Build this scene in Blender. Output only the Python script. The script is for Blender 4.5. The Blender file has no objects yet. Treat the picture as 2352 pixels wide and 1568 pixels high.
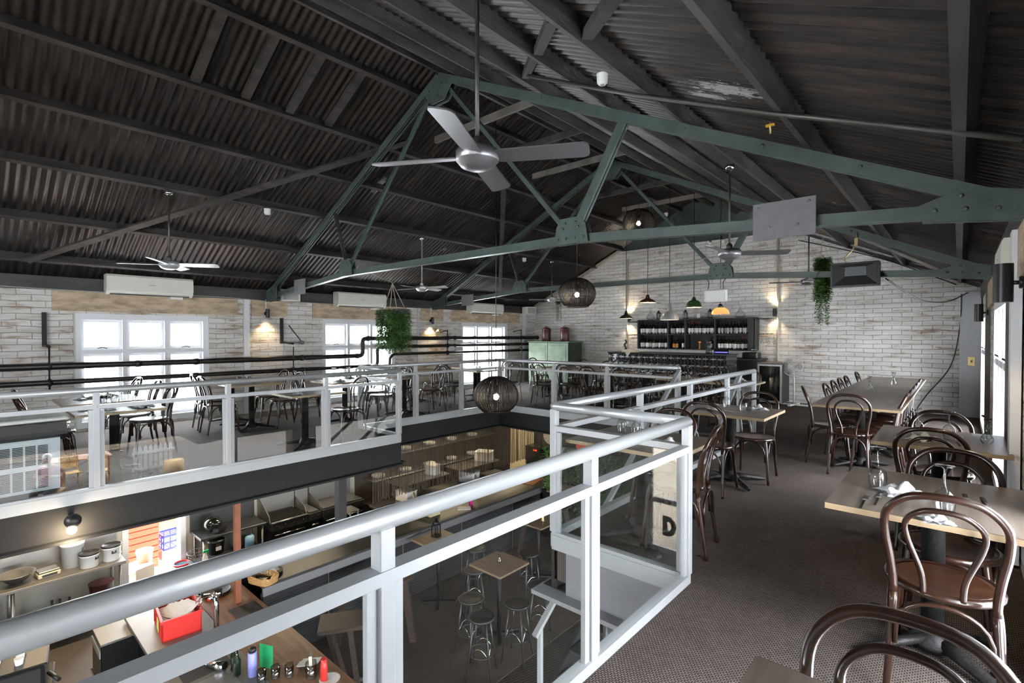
import bpy, math, random
from mathutils import Vector
random.seed(7)
S = bpy.context.scene
COL = S.collection
PI = math.pi
sin, cos = math.sin, math.cos

# ------------------------------------------------------------------ materials
MATS = {}
def newmat(name):
    m = bpy.data.materials.new(name); m.use_nodes = True
    nt = m.node_tree
    for n in list(nt.nodes): nt.nodes.remove(n)
    out = nt.nodes.new('ShaderNodeOutputMaterial')
    MATS[name] = m
    return m, nt, out
def N(nt, t, **kw):
    n = nt.nodes.new(t)
    for k, v in kw.items():
        if k.startswith('i_'):
            k2 = k[2:]
            n.inputs[int(k2) if k2.isdigit() else k2.replace('_', ' ')].default_value = v
        else: setattr(n, k, v)
    return n
def rgb(c): return (c[0], c[1], c[2], 1.0)
def ramp(nt, stops, fac):
    r = N(nt, 'ShaderNodeValToRGB'); e = r.color_ramp.elements
    while len(e) < len(stops): e.new(.5)
    for i, (p, c) in enumerate(stops):
        e[i].position = p; e[i].color = rgb(c) if isinstance(c, tuple) else (c, c, c, 1)
    nt.links.new(fac, r.inputs[0]); return r.outputs[0]
def simple(name, col, rough=.5, metal=0., var=0.0, scale=8., bump=0., bscale=60., coat=0., stretch=None, spec=.5):
    m, nt, out = newmat(name)
    b = N(nt, 'ShaderNodeBsdfPrincipled'); b.inputs['Roughness'].default_value = rough
    b.inputs['Metallic'].default_value = metal; b.inputs['Coat Weight'].default_value = coat
    b.inputs['Specular IOR Level'].default_value = spec
    b.inputs['Base Color'].default_value = rgb(col)
    nt.links.new(b.outputs[0], out.inputs[0])
    tc = N(nt, 'ShaderNodeTexCoord'); vec = tc.outputs['Object']
    if stretch:
        mp = N(nt, 'ShaderNodeMapping'); mp.inputs['Scale'].default_value = stretch
        nt.links.new(vec, mp.inputs[0]); vec = mp.outputs[0]
    if var:
        no = N(nt, 'ShaderNodeTexNoise', i_Scale=scale, i_Detail=5.); nt.links.new(vec, no.inputs['Vector'])
        lo = tuple(max(0, c * (1 - var)) for c in col); hi = tuple(min(1, c * (1 + var)) for c in col)
        nt.links.new(ramp(nt, [(.3, lo), (.7, hi)], no.outputs[0]), b.inputs['Base Color'])
    if bump:
        no = N(nt, 'ShaderNodeTexNoise', i_Scale=bscale, i_Detail=4.); nt.links.new(vec, no.inputs['Vector'])
        bp = N(nt, 'ShaderNodeBump', i_Strength=bump, i_Distance=.01); nt.links.new(no.outputs[0], bp.inputs['Height'])
        nt.links.new(bp.outputs[0], b.inputs['Normal'])
    return m
def emis(name, col, s):
    m, nt, out = newmat(name)
    e = N(nt, 'ShaderNodeEmission', i_Color=rgb(col), i_Strength=s); nt.links.new(e.outputs[0], out.inputs[0]); return m
def glassy(name, tint=(1, 1, 1), rough=0., ior=1.5, boost=1.0, edge=0):
    m, nt, out = newmat(name)
    t = N(nt, 'ShaderNodeBsdfTransparent', i_Color=rgb(tint))
    if edge:
        lw = N(nt, 'ShaderNodeLayerWeight', i_Blend=.5); nt.links.new(ramp(nt, [(.25, tint), (.95, (edge, edge, edge))], lw.outputs['Facing']), t.inputs[0])
    g = N(nt, 'ShaderNodeBsdfGlossy', i_Roughness=rough)
    # Schlick reflectance, the same on both faces of the thin glass
    f0 = ((ior - 1) / (ior + 1)) ** 2 * boost
    f = N(nt, 'ShaderNodeLayerWeight', i_Blend=.5); pw = N(nt, 'ShaderNodeMath', operation='POWER'); pw.inputs[1].default_value = 5.
    nt.links.new(f.outputs['Facing'], pw.inputs[0]); mu = N(nt, 'ShaderNodeMath', operation='MULTIPLY_ADD', use_clamp=True); mu.inputs[1].default_value = 1 - f0; mu.inputs[2].default_value = f0
    nt.links.new(pw.outputs[0], mu.inputs[0]); mx = N(nt, 'ShaderNodeMixShader')
    nt.links.new(mu.outputs[0], mx.inputs[0]); nt.links.new(t.outputs[0], mx.inputs[1]); nt.links.new(g.outputs[0], mx.inputs[2])
    nt.links.new(mx.outputs[0], out.inputs[0]); return m

def brickmat(name, white, white2, mortar, stain, stain2, amount, bw=.30, bh=.088, squash=1.0, grime=.55):
    m, nt, out = newmat(name)
    b = N(nt, 'ShaderNodeBsdfPrincipled', i_Roughness=.75); nt.links.new(b.outputs[0], out.inputs[0])
    geo = N(nt, 'ShaderNodeNewGeometry'); sp = N(nt, 'ShaderNodeSeparateXYZ'); nt.links.new(geo.outputs['Position'], sp.inputs[0])
    ad = N(nt, 'ShaderNodeMath', operation='ADD'); nt.links.new(sp.outputs[0], ad.inputs[0]); nt.links.new(sp.outputs[1], ad.inputs[1])
    cb = N(nt, 'ShaderNodeCombineXYZ'); nt.links.new(ad.outputs[0], cb.inputs[0]); nt.links.new(sp.outputs[2], cb.inputs[1])
    # wobble
    n0 = N(nt, 'ShaderNodeTexNoise', i_Scale=2.5, i_Detail=3.); nt.links.new(cb.outputs[0], n0.inputs['Vector'])
    sc = N(nt, 'ShaderNodeVectorMath', operation='MULTIPLY_ADD'); sc.inputs[1].default_value = (.07, .05, 0)
    nt.links.new(n0.outputs['Color'], sc.inputs[0]); nt.links.new(cb.outputs[0], sc.inputs[2])
    br = N(nt, 'ShaderNodeTexBrick', i_Scale=1., i_Color1=rgb(white), i_Color2=rgb(white2), i_Mortar=rgb(mortar))
    br.inputs['Mortar Size'].default_value = .006; br.inputs['Mortar Smooth'].default_value = .6; br.inputs['Bias'].default_value = -.2
    br.inputs['Brick Width'].default_value = bw; br.inputs['Row Height'].default_value = bh
    nt.links.new(sc.outputs[0], br.inputs['Vector'])
    mp = N(nt, 'ShaderNodeMapping'); mp.inputs['Scale'].default_value = (1.3, 7.5, 1); nt.links.new(cb.outputs[0], mp.inputs[0])
    n1 = N(nt, 'ShaderNodeTexNoise', i_Scale=1.6, i_Detail=7., i_Roughness=.62); nt.links.new(mp.outputs[0], n1.inputs['Vector'])
    n2 = N(nt, 'ShaderNodeTexNoise', i_Scale=.55, i_Detail=3.); nt.links.new(cb.outputs[0], n2.inputs['Vector'])
    av = N(nt, 'ShaderNodeMath', operation='MULTIPLY_ADD'); av.inputs[1].default_value = .45
    nt.links.new(n2.outputs[0], av.inputs[0]); nt.links.new(n1.outputs[0], av.inputs[2])
    k = ramp(nt, [(amount, 0.), (amount + .10, 1.)], av.outputs[0])
    n3 = N(nt, 'ShaderNodeTexNoise', i_Scale=9., i_Detail=4.); nt.links.new(cb.outputs[0], n3.inputs['Vector'])
    st = ramp(nt, [(.35, stain), (.65, stain2)], n3.outputs[0])
    mx = N(nt, 'ShaderNodeMixRGB'); nt.links.new(k, mx.inputs[0]); nt.links.new(br.outputs[0], mx.inputs[1]); nt.links.new(st, mx.inputs[2])
    n4 = N(nt, 'ShaderNodeTexNoise', i_Scale=1.1, i_Detail=6.); nt.links.new(mp.outputs[0], n4.inputs['Vector'])
    gr = ramp(nt, [(.3, (grime, grime * .97, grime * .93)), (.62, (1., 1., 1.))], n4.outputs[0])
    ml = N(nt, 'ShaderNodeMixRGB', blend_type='MULTIPLY', i_0=1.); nt.links.new(mx.outputs[0], ml.inputs[1]); nt.links.new(gr, ml.inputs[2])
    nt.links.new(ml.outputs[0], b.inputs['Base Color'])
    bp = N(nt, 'ShaderNodeBump', i_Strength=.9, i_Distance=.012, invert=True); nt.links.new(br.outputs['Fac'], bp.inputs['Height'])
    b2 = N(nt, 'ShaderNodeBump', i_Strength=.5, i_Distance=.012); nt.links.new(n1.outputs[0], b2.inputs['Height']); nt.links.new(bp.outputs[0], b2.inputs['Normal'])
    nt.links.new(b2.outputs[0], b.inputs['Normal'])
    return m
def carpet():
    m, nt, out = newmat('carpet')
    b = N(nt, 'ShaderNodeBsdfPrincipled', i_Roughness=.95); b.inputs['Specular IOR Level'].default_value = .1
    nt.links.new(b.outputs[0], out.inputs[0])
    geo = N(nt, 'ShaderNodeNewGeometry')
    mp = N(nt, 'ShaderNodeMapping'); mp.inputs['Scale'].default_value = (1 / .0135, 1 / .0115, 1); nt.links.new(geo.outputs['Position'], mp.inputs[0])
    br = N(nt, 'ShaderNodeTexBrick', i_Scale=1., i_Color1=rgb((.165, .136, .120)), i_Color2=rgb((.125, .102, .092)), i_Mortar=rgb((.026, .021, .019)))
    br.inputs['Mortar Size'].default_value = .19; br.inputs['Mortar Smooth'].default_value = .5
    br.inputs['Brick Width'].default_value = 1.3; br.inputs['Row Height'].default_value = 1.
    nt.links.new(mp.outputs[0], br.inputs['Vector'])
    n2 = N(nt, 'ShaderNodeTexNoise', i_Scale=1.4, i_Detail=4.); nt.links.new(geo.outputs['Position'], n2.inputs['Vector'])
    gr = ramp(nt, [(.3, .8), (.7, 1.15)], n2.outputs[0])
    ml = N(nt, 'ShaderNodeMixRGB', blend_type='MULTIPLY', i_0=1.); nt.links.new(br.outputs[0], ml.inputs[1]); nt.links.new(gr, ml.inputs[2])
    nt.links.new(ml.outputs[0], b.inputs['Base Color'])
    bp = N(nt, 'ShaderNodeBump', i_Strength=.6, i_Distance=.004, invert=True); nt.links.new(br.outputs['Fac'], bp.inputs['Height'])
    nt.links.new(bp.outputs[0], b.inputs['Normal']); return m
def wood(name, c1, c2, rough=.4, scale=(2.5, 30, 30), coat=0., d=6.):
    m, nt, out = newmat(name)
    b = N(nt, 'ShaderNodeBsdfPrincipled', i_Roughness=rough); b.inputs['Coat Weight'].default_value = coat
    nt.links.new(b.outputs[0], out.inputs[0]); tc = N(nt, 'ShaderNodeTexCoord')
    mp = N(nt, 'ShaderNodeMapping'); mp.inputs['Scale'].default_value = scale; nt.links.new(tc.outputs['Object'], mp.inputs[0])
    no = N(nt, 'ShaderNodeTexNoise', i_Scale=1., i_Detail=d, i_Distortion=.5); nt.links.new(mp.outputs[0], no.inputs['Vector'])
    nt.links.new(ramp(nt, [(.3, c1), (.7, c2)], no.outputs[0]), b.inputs['Base Color'])
    bp = N(nt, 'ShaderNodeBump', i_Strength=.1, i_Distance=.003); nt.links.new(no.outputs[0], bp.inputs['Height']); nt.links.new(bp.outputs[0], b.inputs['Normal'])
    return m
def iron():
    # dark painted corrugated iron with rust streaks, flaking patches
    m, nt, out = newmat('roof_iron')
    b = N(nt, 'ShaderNodeBsdfPrincipled', i_Roughness=.38); b.inputs['Metallic'].default_value = .25
    nt.links.new(b.outputs[0], out.inputs[0]); geo = N(nt, 'ShaderNodeNewGeometry')
    mp = N(nt, 'ShaderNodeMapping'); mp.inputs['Scale'].default_value = (1.2, 9, 1.2); nt.links.new(geo.outputs['Position'], mp.inputs[0])
    no = N(nt, 'ShaderNodeTexNoise', i_Scale=1.3, i_Detail=8., i_Roughness=.65); nt.links.new(mp.outputs[0], no.inputs['Vector'])
    c = ramp(nt, [(.3, (.019, .0165, .0155)), (.55, (.044, .039, .036)), (.72, (.082, .058, .045))], no.outputs[0])
    n2 = N(nt, 'ShaderNodeTexNoise', i_Scale=.75, i_Detail=9., i_Roughness=.7); nt.links.new(geo.outputs['Position'], n2.inputs['Vector'])
    k = ramp(nt, [(.685, 0.), (.70, 1.)], n2.outputs[0])
    mx = N(nt, 'ShaderNodeMixRGB', i_Color2=rgb((.30, .29, .28))); nt.links.new(k, mx.inputs[0]); nt.links.new(c, mx.inputs[1])
    # three flaked areas showing the old white paint
    last = mx.outputs[0]; ns = N(nt, 'ShaderNodeTexNoise', i_Scale=14., i_Detail=8., i_Roughness=.7); nt.links.new(mp.outputs[0], ns.inputs['Vector'])
    for (cx, cy, rx, ry) in ((-1.15, 3.42, .36, .17), (-1.35, 3.62, .22, .10), (-6.9, 4.55, .25, .12), (-7.3, 9.6, .5, .3), (-6.2, 10.9, .5, .5)):
        v = N(nt, 'ShaderNodeVectorMath', operation='MULTIPLY_ADD'); v.inputs[1].default_value = (1 / rx, 1 / ry, 0); v.inputs[2].default_value = (-cx / rx, -cy / ry, 0)
        nt.links.new(geo.outputs['Position'], v.inputs[0]); ln = N(nt, 'ShaderNodeVectorMath', operation='LENGTH'); nt.links.new(v.outputs[0], ln.inputs[0])
        ad = N(nt, 'ShaderNodeMath', operation='MULTIPLY_ADD'); ad.inputs[1].default_value = 3.2; nt.links.new(ns.outputs[0], ad.inputs[0]); nt.links.new(ln.outputs['Value'], ad.inputs[2])
        sb = N(nt, 'ShaderNodeMath', operation='LESS_THAN'); sb.inputs[1].default_value = 2.15; nt.links.new(ad.outputs[0], sb.inputs[0])
        m2 = N(nt, 'ShaderNodeMixRGB', i_Color2=rgb((.42, .41, .40))); nt.links.new(sb.outputs[0], m2.inputs[0]); nt.links.new(last, m2.inputs[1]); last = m2.outputs[0]
    nt.links.new(last, b.inputs['Base Color'])
    bp = N(nt, 'ShaderNodeBump', i_Strength=.25, i_Distance=.006); nt.links.new(no.outputs[0], bp.inputs['Height']); nt.links.new(bp.outputs[0], b.inputs['Normal'])
    return m
def tilemat():
    # black pressed-metal tiles with a floral relief
    m, nt, out = newmat('pressed_tile')
    b = N(nt, 'ShaderNodeBsdfPrincipled', i_Roughness=.25); b.inputs['Coat Weight'].default_value = .5
    nt.links.new(b.outputs[0], out.inputs[0]); geo = N(nt, 'ShaderNodeNewGeometry'); sp = N(nt, 'ShaderNodeSeparateXYZ'); nt.links.new(geo.outputs['Position'], sp.inputs[0])
    ad = N(nt, 'ShaderNodeMath', operation='ADD'); nt.links.new(sp.outputs[0], ad.inputs[0]); nt.links.new(sp.outputs[1], ad.inputs[1])
    def M(op, a, v=None, c=None):
        n = N(nt, 'ShaderNodeMath', operation=op)
        for i, q in enumerate((a, v, c)):
            if q is None: continue
            if isinstance(q, (int, float)): n.inputs[i].default_value = q
            else: nt.links.new(q, n.inputs[i])
        return n.outputs[0]
    T = .145
    u = M('SUBTRACT', M('FRACT', M('DIVIDE', ad.outputs[0], T)), .5)
    v = M('SUBTRACT', M('FRACT', M('DIVIDE', M('ADD', sp.outputs[2], 3.), T)), .5)
    r = M('SQRT', M('ADD', M('MULTIPLY', u, u), M('MULTIPLY', v, v)))
    th = M('ARCTAN2', v, u)
    pet = M('ADD', .30, M('MULTIPLY', .12, M('COSINE', M('MULTIPLY', th, 4.))))
    a = M('LESS_THAN', r, pet); c = M('LESS_THAN', r, .12); edge = M('GREATER_THAN', M('MAXIMUM', M('ABSOLUTE', u), M('ABSOLUTE', v)), .46)
    ring = M('MULTIPLY', M('SINE', M('MULTIPLY', r, 42.)), .35)
    h = M('ADD', M('SUBTRACT', M('ADD', a, ring), M('MULTIPLY', c, .7)), edge)
    nt.links.new(ramp(nt, [(.2, (.006, .007, .009)), (.9, (.030, .033, .038))], h), b.inputs['Base Color'])
    bp = N(nt, 'ShaderNodeBump', i_Strength=1., i_Distance=.012); nt.links.new(h, bp.inputs['Height']); nt.links.new(bp.outputs[0], b.inputs['Normal'])
    return m

brickmat('brick_white', (.77, .755, .725), (.71, .695, .665), (.56, .54, .51), (.36, .26, .20), (.52, .42, .33), .795, grime=.72)
brickmat('brick_left', (.74, .72, .69), (.68, .655, .62), (.52, .48, .44), (.36, .26, .19), (.54, .43, .32), .775, bw=.30, bh=.09, grime=.72)
brickmat('brick_brown', (.36, .27, .19), (.28, .21, .15), (.5, .48, .44), (.5, .48, .45), (.3, .2, .14), .78)
brickmat('brick_red', (.42, .21, .13), (.36, .17, .10), (.55, .5, .45), (.35, .2, .14), (.5, .3, .2), .9, bw=.24, bh=.086)
carpet()
def stripes():  # upper carpet's reflection in the glass, painted on the lower floor as stripes
    m, nt, out = newmat('lower_reflected_stripes'); b = N(nt, 'ShaderNodeBsdfPrincipled', i_Roughness=.85); nt.links.new(b.outputs[0], out.inputs[0])
    geo = N(nt, 'ShaderNodeNewGeometry'); mp = N(nt, 'ShaderNodeMapping'); mp.inputs['Rotation'].default_value = (0, 0, .35); nt.links.new(geo.outputs['Position'], mp.inputs[0])
    w = N(nt, 'ShaderNodeTexWave', i_Scale=7.5, i_Distortion=.15); w.inputs['Detail'].default_value = 1.; nt.links.new(mp.outputs[0], w.inputs['Vector'])
    nt.links.new(ramp(nt, [(.2, (.020, .016, .014)), (.8, (.070, .056, .047))], w.outputs[0]), b.inputs['Base Color']); return m
stripes()
iron(); tilemat()
simple('sandstone', (.50, .385, .27), .85, var=.32, scale=5, bump=.8, bscale=18, stretch=(1, 1, 3))
simple('dark_timber', (.050, .045, .042), .55, var=.45, scale=3, bump=.25, bscale=20, stretch=(3, .6, 3))
simple('pale_timber', (.16, .145, .13), .7, var=.3, scale=4)
simple('bench_steel', (.21, .20, .185), .5, .6, var=.06, scale=6)
simple('cooler_grey', (.50, .54, .58), .4)
simple('truss_green', (.066, .094, .086), .42, var=.18, scale=6, bump=.15, bscale=90)
simple('plate_grey', (.155, .155, .16), .6, var=.08, scale=20)
simple('rail_white', (.40, .415, .43), .38, .1, var=.03, scale=10)
simple('rail_silver', (.54, .56, .57), .33, .45, bump=.03, bscale=400)
simple('fascia_dark', (.0085, .0085, .0095), .8, var=.12, scale=10)
simple('fascia_lit', (.24, .24, .26), .7, var=.05, scale=30)  # lit copy of the dark fascia, light put into the colour
simple('steel_flange', (.30, .31, .33), .5, .3, var=.2, scale=14)
simple('white_paint', (.72, .735, .76), .4)
simple('grey_paint', (.55, .57, .60), .45)
simple('ac_white', (.72, .72, .63), .35, var=.02)
simple('plastic_white', (.78, .78, .76), .4)
simple('black', (.012, .012, .013), .4)
simple('black_metal', (.02, .021, .023), .35, .4)
simple('black_iron', (.017, .016, .016), .55, .3, var=.4, scale=15, bump=.4, bscale=60)
simple('black_pipe', (.020, .016, .014), .42, .3, var=.3, scale=8)
simple('chrome', (.75, .76, .78), .12, 1.)
simple('steel', (.33, .325, .31), .36, .9, bump=.05, bscale=300, stretch=(1, 20, 1))
simple('fan_metal', (.36, .36, .37), .38, .85)
simple('fan_rod', (.10, .10, .09), .45, .6)
simple('dark_steel', (.075, .078, .08), .38, .7)
simple('cream', (.62, .53, .38), .6, var=.03)
simple('tile_white', (.42, .40, .34), .35)
simple('kitchen_floor', (.10, .082, .068), .6, var=.15, scale=4)
simple('pass_top', (.040, .040, .036), .45, .2, var=.2, scale=4)
simple('terrace_ground', (.085, .072, .062), .8, var=.2, scale=30)
simple('lower_floor', (.055, .050, .050), .6, var=.2, scale=3)
simple('concrete', (.55, .52, .48), .8, var=.15, scale=3)
simple('paving', (.52, .43, .34), .9, var=.25, scale=40)
simple('charcoal', (.030, .031, .034), .6)
simple('charcoal_rib', (.016, .017, .02), .5)
simple('red_plastic', (.62, .028, .022), .38)
simple('red_crate', (.70, .10, .05), .45)
simple('blue_plastic', (.03, .05, .40), .4)
simple('light_blue', (.28, .50, .68), .4)
simple('green_plastic', (.02, .35, .12), .4)
simple('purple', (.30, .30, .72), .35)
simple('magenta', (.62, .02, .25), .4)
simple('yellow', (.75, .45, .03), .4)
simple('lime_paper', (.60, .75, .20), .8)
simple('paper', (.80, .80, .80), .8)
simple('napkin', (.60, .60, .60), .85, bump=.4, bscale=30)
simple('cloth_cream', (.62, .56, .46), .9, var=.1)
simple('cardboard', (.26, .20, .14), .85)
simple('post_red', (.24, .075, .035), .5, var=.15)
simple('wicker', (.48, .29, .11), .7, var=.3, scale=40, bump=.6, bscale=80)
simple('cane', (.62, .42, .20), .6, var=.1, scale=40)
simple('rattan_dark', (.014, .010, .008), .5, var=.3, scale=30)
simple('hood_black', (.012, .014, .012), .35, coat=.4)
simple('hood_red', (.075, .010, .010), .35, coat=.4)
simple('hood_grey', (.30, .30, .31), .4, coat=.3)
simple('hood_green', (.030, .085, .022), .35, coat=.4)
simple('hood_inner', (.75, .72, .66), .5)
simple('jar_red', (.085, .018, .018), .4, var=.2, scale=10, coat=.2)
simple('cabinet_green', (.13, .20, .12), .5, var=.30, scale=4, bump=.1, bscale=10)
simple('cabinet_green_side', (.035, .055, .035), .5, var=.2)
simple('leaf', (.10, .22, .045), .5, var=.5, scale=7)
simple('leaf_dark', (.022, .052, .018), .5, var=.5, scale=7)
simple('twine', (.42, .38, .28), .9)
simple('bottle_dark', (.006, .008, .006), .12, coat=.5)
simple('bottle_green', (.010, .022, .010), .12, coat=.5)
simple('bottle_amber', (.36, .12, .02), .2)
simple('label_white', (.72, .72, .70), .6)
simple('label_grey', (.35, .35, .34), .6)
simple('label_orange', (.65, .25, .05), .6)
simple('cap_red', (.25, .02, .02), .35)
simple('cap_dark', (.02, .02, .025), .3)
simple('screen_blue', (.1, .1, .1), .4)
simple('skin', (.62, .38, .28), .55)
simple('hair_grey', (.68, .66, .62), .8)
simple('shirt_pink', (.42, .16, .22), .85, var=.1)
simple('trousers', (.03, .03, .04), .85)
simple('wire', (.25, .25, .26), .4, .8)
simple('brass', (.55, .42, .20), .3, .9)
simple('cooker_dark', (.02, .022, .024), .3, .5)
simple('sand_board', (.42, .38, .33), .7, var=.15)
simple('beads', (.055, .038, .022), .5)
simple('kitchen_dark', (.045, .036, .026), .6, var=.4, scale=3)
simple('egg_plastic', (.45, .40, .22), .5)
wood('bentwood', (.014, .0055, .0035), (.036, .014, .0075), .28, (8, 8, 3), coat=.3)
wood('bentwood_seat', (.028, .010, .005), (.066, .025, .011), .32, (6, 20, 6), coat=.3)
wood('oak_top', (.095, .073, .058), (.19, .152, .122), .38, (22, 2.2, 22))
wood('oak_top_x', (.125, .098, .080), (.235, .192, .158), .38, (2.2, 22, 22))
wood('oak_edge', (.29, .20, .115), (.38, .275, .165), .5)
wood('low_table', (.20, .14, .09), (.30, .22, .15), .4, (3, 22, 22))
wood('dark_leg', (.035, .022, .016), (.06, .04, .028), .5)
wood('bar_timber', (.13, .060, .030), (.24, .12, .065), .4, (2, 22, 22))
wood('copper_wood', (.30, .12, .05), (.42, .18, .08), .4)
glassy('pane', (.97, .985, .98), 0., 1.5, 1.0)
glassy('window_pane', (1, 1, 1), 0., 1.3, 1.0)
glassy('glassware', (.90, .92, .92), 0.02, 1.5, 2.4, .50)
glassy('tub_clear', (.8, .8, .75), .1, 1.4, 1.)
emis('bulb', (1., .80, .52), 22.)
emis('bulb_small', (1., .78, .48), 12.)
emis('tablet_screen', (.08, .08, .85), 1.6)
emis('red_led', (1., .05, .02), 2.)
m, nt, out = newmat('amber_shade')
tr = N(nt, 'ShaderNodeBsdfTranslucent', i_Color=rgb((.75, .36, .17))); df = N(nt, 'ShaderNodeBsdfGlossy', i_Color=rgb((.8, .6, .45)), i_Roughness=.2)
mx = N(nt, 'ShaderNodeMixShader', i_0=.25); nt.links.new(tr.outputs[0], mx.inputs[1]); nt.links.new(df.outputs[0], mx.inputs[2]); nt.links.new(mx.outputs[0], out.inputs[0])

# ------------------------------------------------------------------ mesh builder
class MB:
    def __init__(s): s.v = []; s.f = []; s.sm = []; s.mi = []; s.cur = 0
    def add(s, vs, fs, smooth=False):
        o = len(s.v); s.v += [tuple(q) for q in vs]
        for f in fs: s.f.append(tuple(i + o for i in f)); s.sm.append(smooth); s.mi.append(s.cur)
        return s
    def box(s, x0, x1, y0, y1, z0, z1):
        s.add([(x0, y0, z0), (x1, y0, z0), (x1, y1, z0), (x0, y1, z0), (x0, y0, z1), (x1, y0, z1), (x1, y1, z1), (x0, y1, z1)],
              [(0, 3, 2, 1), (4, 5, 6, 7), (0, 1, 5, 4), (1, 2, 6, 5), (2, 3, 7, 6), (3, 0, 4, 7)]); return s
    def cbox(s, x0, x1, y0, y1, z0, z1, c=.004):
        # box with small chamfers on every edge
        vs = []; idx = {}
        for ix, (xa, sx) in enumerate(((x0, 1), (x1, -1))):
            for iy, (ya, sy) in enumerate(((y0, 1), (y1, -1))):
                for iz, (za, sz) in enumerate(((z0, 1), (z1, -1))):
                    for k in range(3):
                        p = [xa + sx * c, ya + sy * c, za + sz * c]; p[k] = (xa, ya, za)[k]
                        idx[(ix, iy, iz, k)] = len(vs); vs.append(tuple(p))
        F = []
        for k in range(3):
            for e in (0, 1):
                a, b = [q for q in range(3) if q != k]
                cs = []
                for (i, j) in ((0, 0), (1, 0), (1, 1), (0, 1)):
                    t = [0, 0, 0]; t[k] = e; t[a] = i; t[b] = j; cs.append(idx[(*t, k)])
                F.append(tuple(cs))
        for k in range(3):
            a, b = [q for q in range(3) if q != k]
            for i in (0, 1):
                for j in (0, 1):
                    t0 = [0, 0, 0]; t0[a] = i; t0[b] = j; t1 = list(t0); t1[k] = 1
                    F.append((idx[(*t0, a)], idx[(*t0, b)], idx[(*t1, b)], idx[(*t1, a)]))
        for ix in (0, 1):
            for iy in (0, 1):
                for iz in (0, 1): F.append((idx[(ix, iy, iz, 0)], idx[(ix, iy, iz, 1)], idx[(ix, iy, iz, 2)]))
        s.add(vs, F); s.fix = True; return s
    def bar(s, p, q, w, h, up=(0, 0, 1)):
        p, q = Vector(p), Vector(q); d = (q - p).normalized(); u = Vector(up)
        r = d.cross(u)
        if r.length < 1e-4: r = d.cross(Vector((0, 1, 0)))
        r.normalize(); u = r.cross(d); r *= w / 2; u *= h / 2
        s.add([p - r - u, p + r - u, p + r + u, p - r + u, q - r - u, q + r - u, q + r + u, q - r + u],
              [(0, 3, 2, 1), (4, 5, 6, 7), (0, 1, 5, 4), (1, 2, 6, 5), (2, 3, 7, 6), (3, 0, 4, 7)]); s.fix = True; return s
    def tube(s, pts, r, n=8, closed=False, flat=1.0):
        P = [Vector(p) for p in pts]; m = len(P); rr = r if isinstance(r, (list, tuple)) else [r] * m
        T = []
        for i in range(m):
            a = P[(i - 1) % m] if (closed or i > 0) else P[i]; b = P[(i + 1) % m] if (closed or i < m - 1) else P[i]
            t = (b - a); T.append(t.normalized() if t.length > 1e-9 else Vector((0, 0, 1)))
        u = T[0].orthogonal().normalized(); vs = []
        for i in range(m):
            u = (u - T[i] * u.dot(T[i]));
            u = u.normalized() if u.length > 1e-6 else T[i].orthogonal().normalized()
            w = T[i].cross(u)
            for k in range(n):
                a = 2 * PI * k / n; vs.append(P[i] + u * (cos(a) * rr[i]) + w * (sin(a) * rr[i] * flat))
        fs = []
        for i in range(m if closed else m - 1):
            j = (i + 1) % m
            for k in range(n): fs.append((i * n + k, i * n + (k + 1) % n, j * n + (k + 1) % n, j * n + k))
        s.add(vs, fs, True)
        if not closed:
            o = len(s.v) - len(vs); s.f.append(tuple(o + k for k in reversed(range(n)))); s.f.append(tuple(o + (m - 1) * n + k for k in range(n))); s.sm += [False, False]; s.mi += [s.cur] * 2
        return s
    def lathe(s, prof, n=16, c=(0, 0, 0), cap=True, sx=1., sy=1.):
        vs = []; m = len(prof)
        for r, z in prof:
            for k in range(n): a = 2 * PI * k / n; vs.append((c[0] + r * cos(a) * sx, c[1] + r * sin(a) * sy, c[2] + z))
        fs = [(i * n + k, i * n + (k + 1) % n, (i + 1) * n + (k + 1) % n, (i + 1) * n + k) for i in range(m - 1) for k in range(n)]
        s.add(vs, fs, True); o = len(s.v) - len(vs)
        if cap:
            if prof[0][0] > 1e-4: s.f.append(tuple(o + k for k in reversed(range(n)))); s.sm.append(False); s.mi.append(s.cur)
            if prof[-1][0] > 1e-4: s.f.append(tuple(o + (m - 1) * n + k for k in range(n))); s.sm.append(False); s.mi.append(s.cur)
        return s
    def prism(s, poly, axis, a, b):
        # poly 2D in the two remaining axes (x,y,z order), extruded along axis from a to b
        def mk(p, t):
            return {'x': (t, p[0], p[1]), 'y': (p[0], t, p[1]), 'z': (p[0], p[1], t)}[axis]
        n = len(poly); s.add([mk(p, a) for p in poly] + [mk(p, b) for p in poly],
            [tuple(range(n))[::-1], tuple(range(n, 2 * n))] + [(i, (i + 1) % n, n + (i + 1) % n, n + i) for i in range(n)]); s.fix = True; return s
    def sphere(s, c, r, n=12, m=8, sc=(1, 1, 1)):
        prof = [(max(r * sin(PI * i / m), 1e-5), -r * cos(PI * i / m)) for i in range(m + 1)]
        vs = []
        for rr, z in prof:
            for k in range(n): a = 2 * PI * k / n; vs.append((c[0] + rr * cos(a) * sc[0], c[1] + rr * sin(a) * sc[1], c[2] + z * sc[2]))
        s.add(vs, [(i * n + k, i * n + (k + 1) % n, (i + 1) * n + (k + 1) % n, (i + 1) * n + k) for i in range(m) for k in range(n)], True); return s
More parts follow.
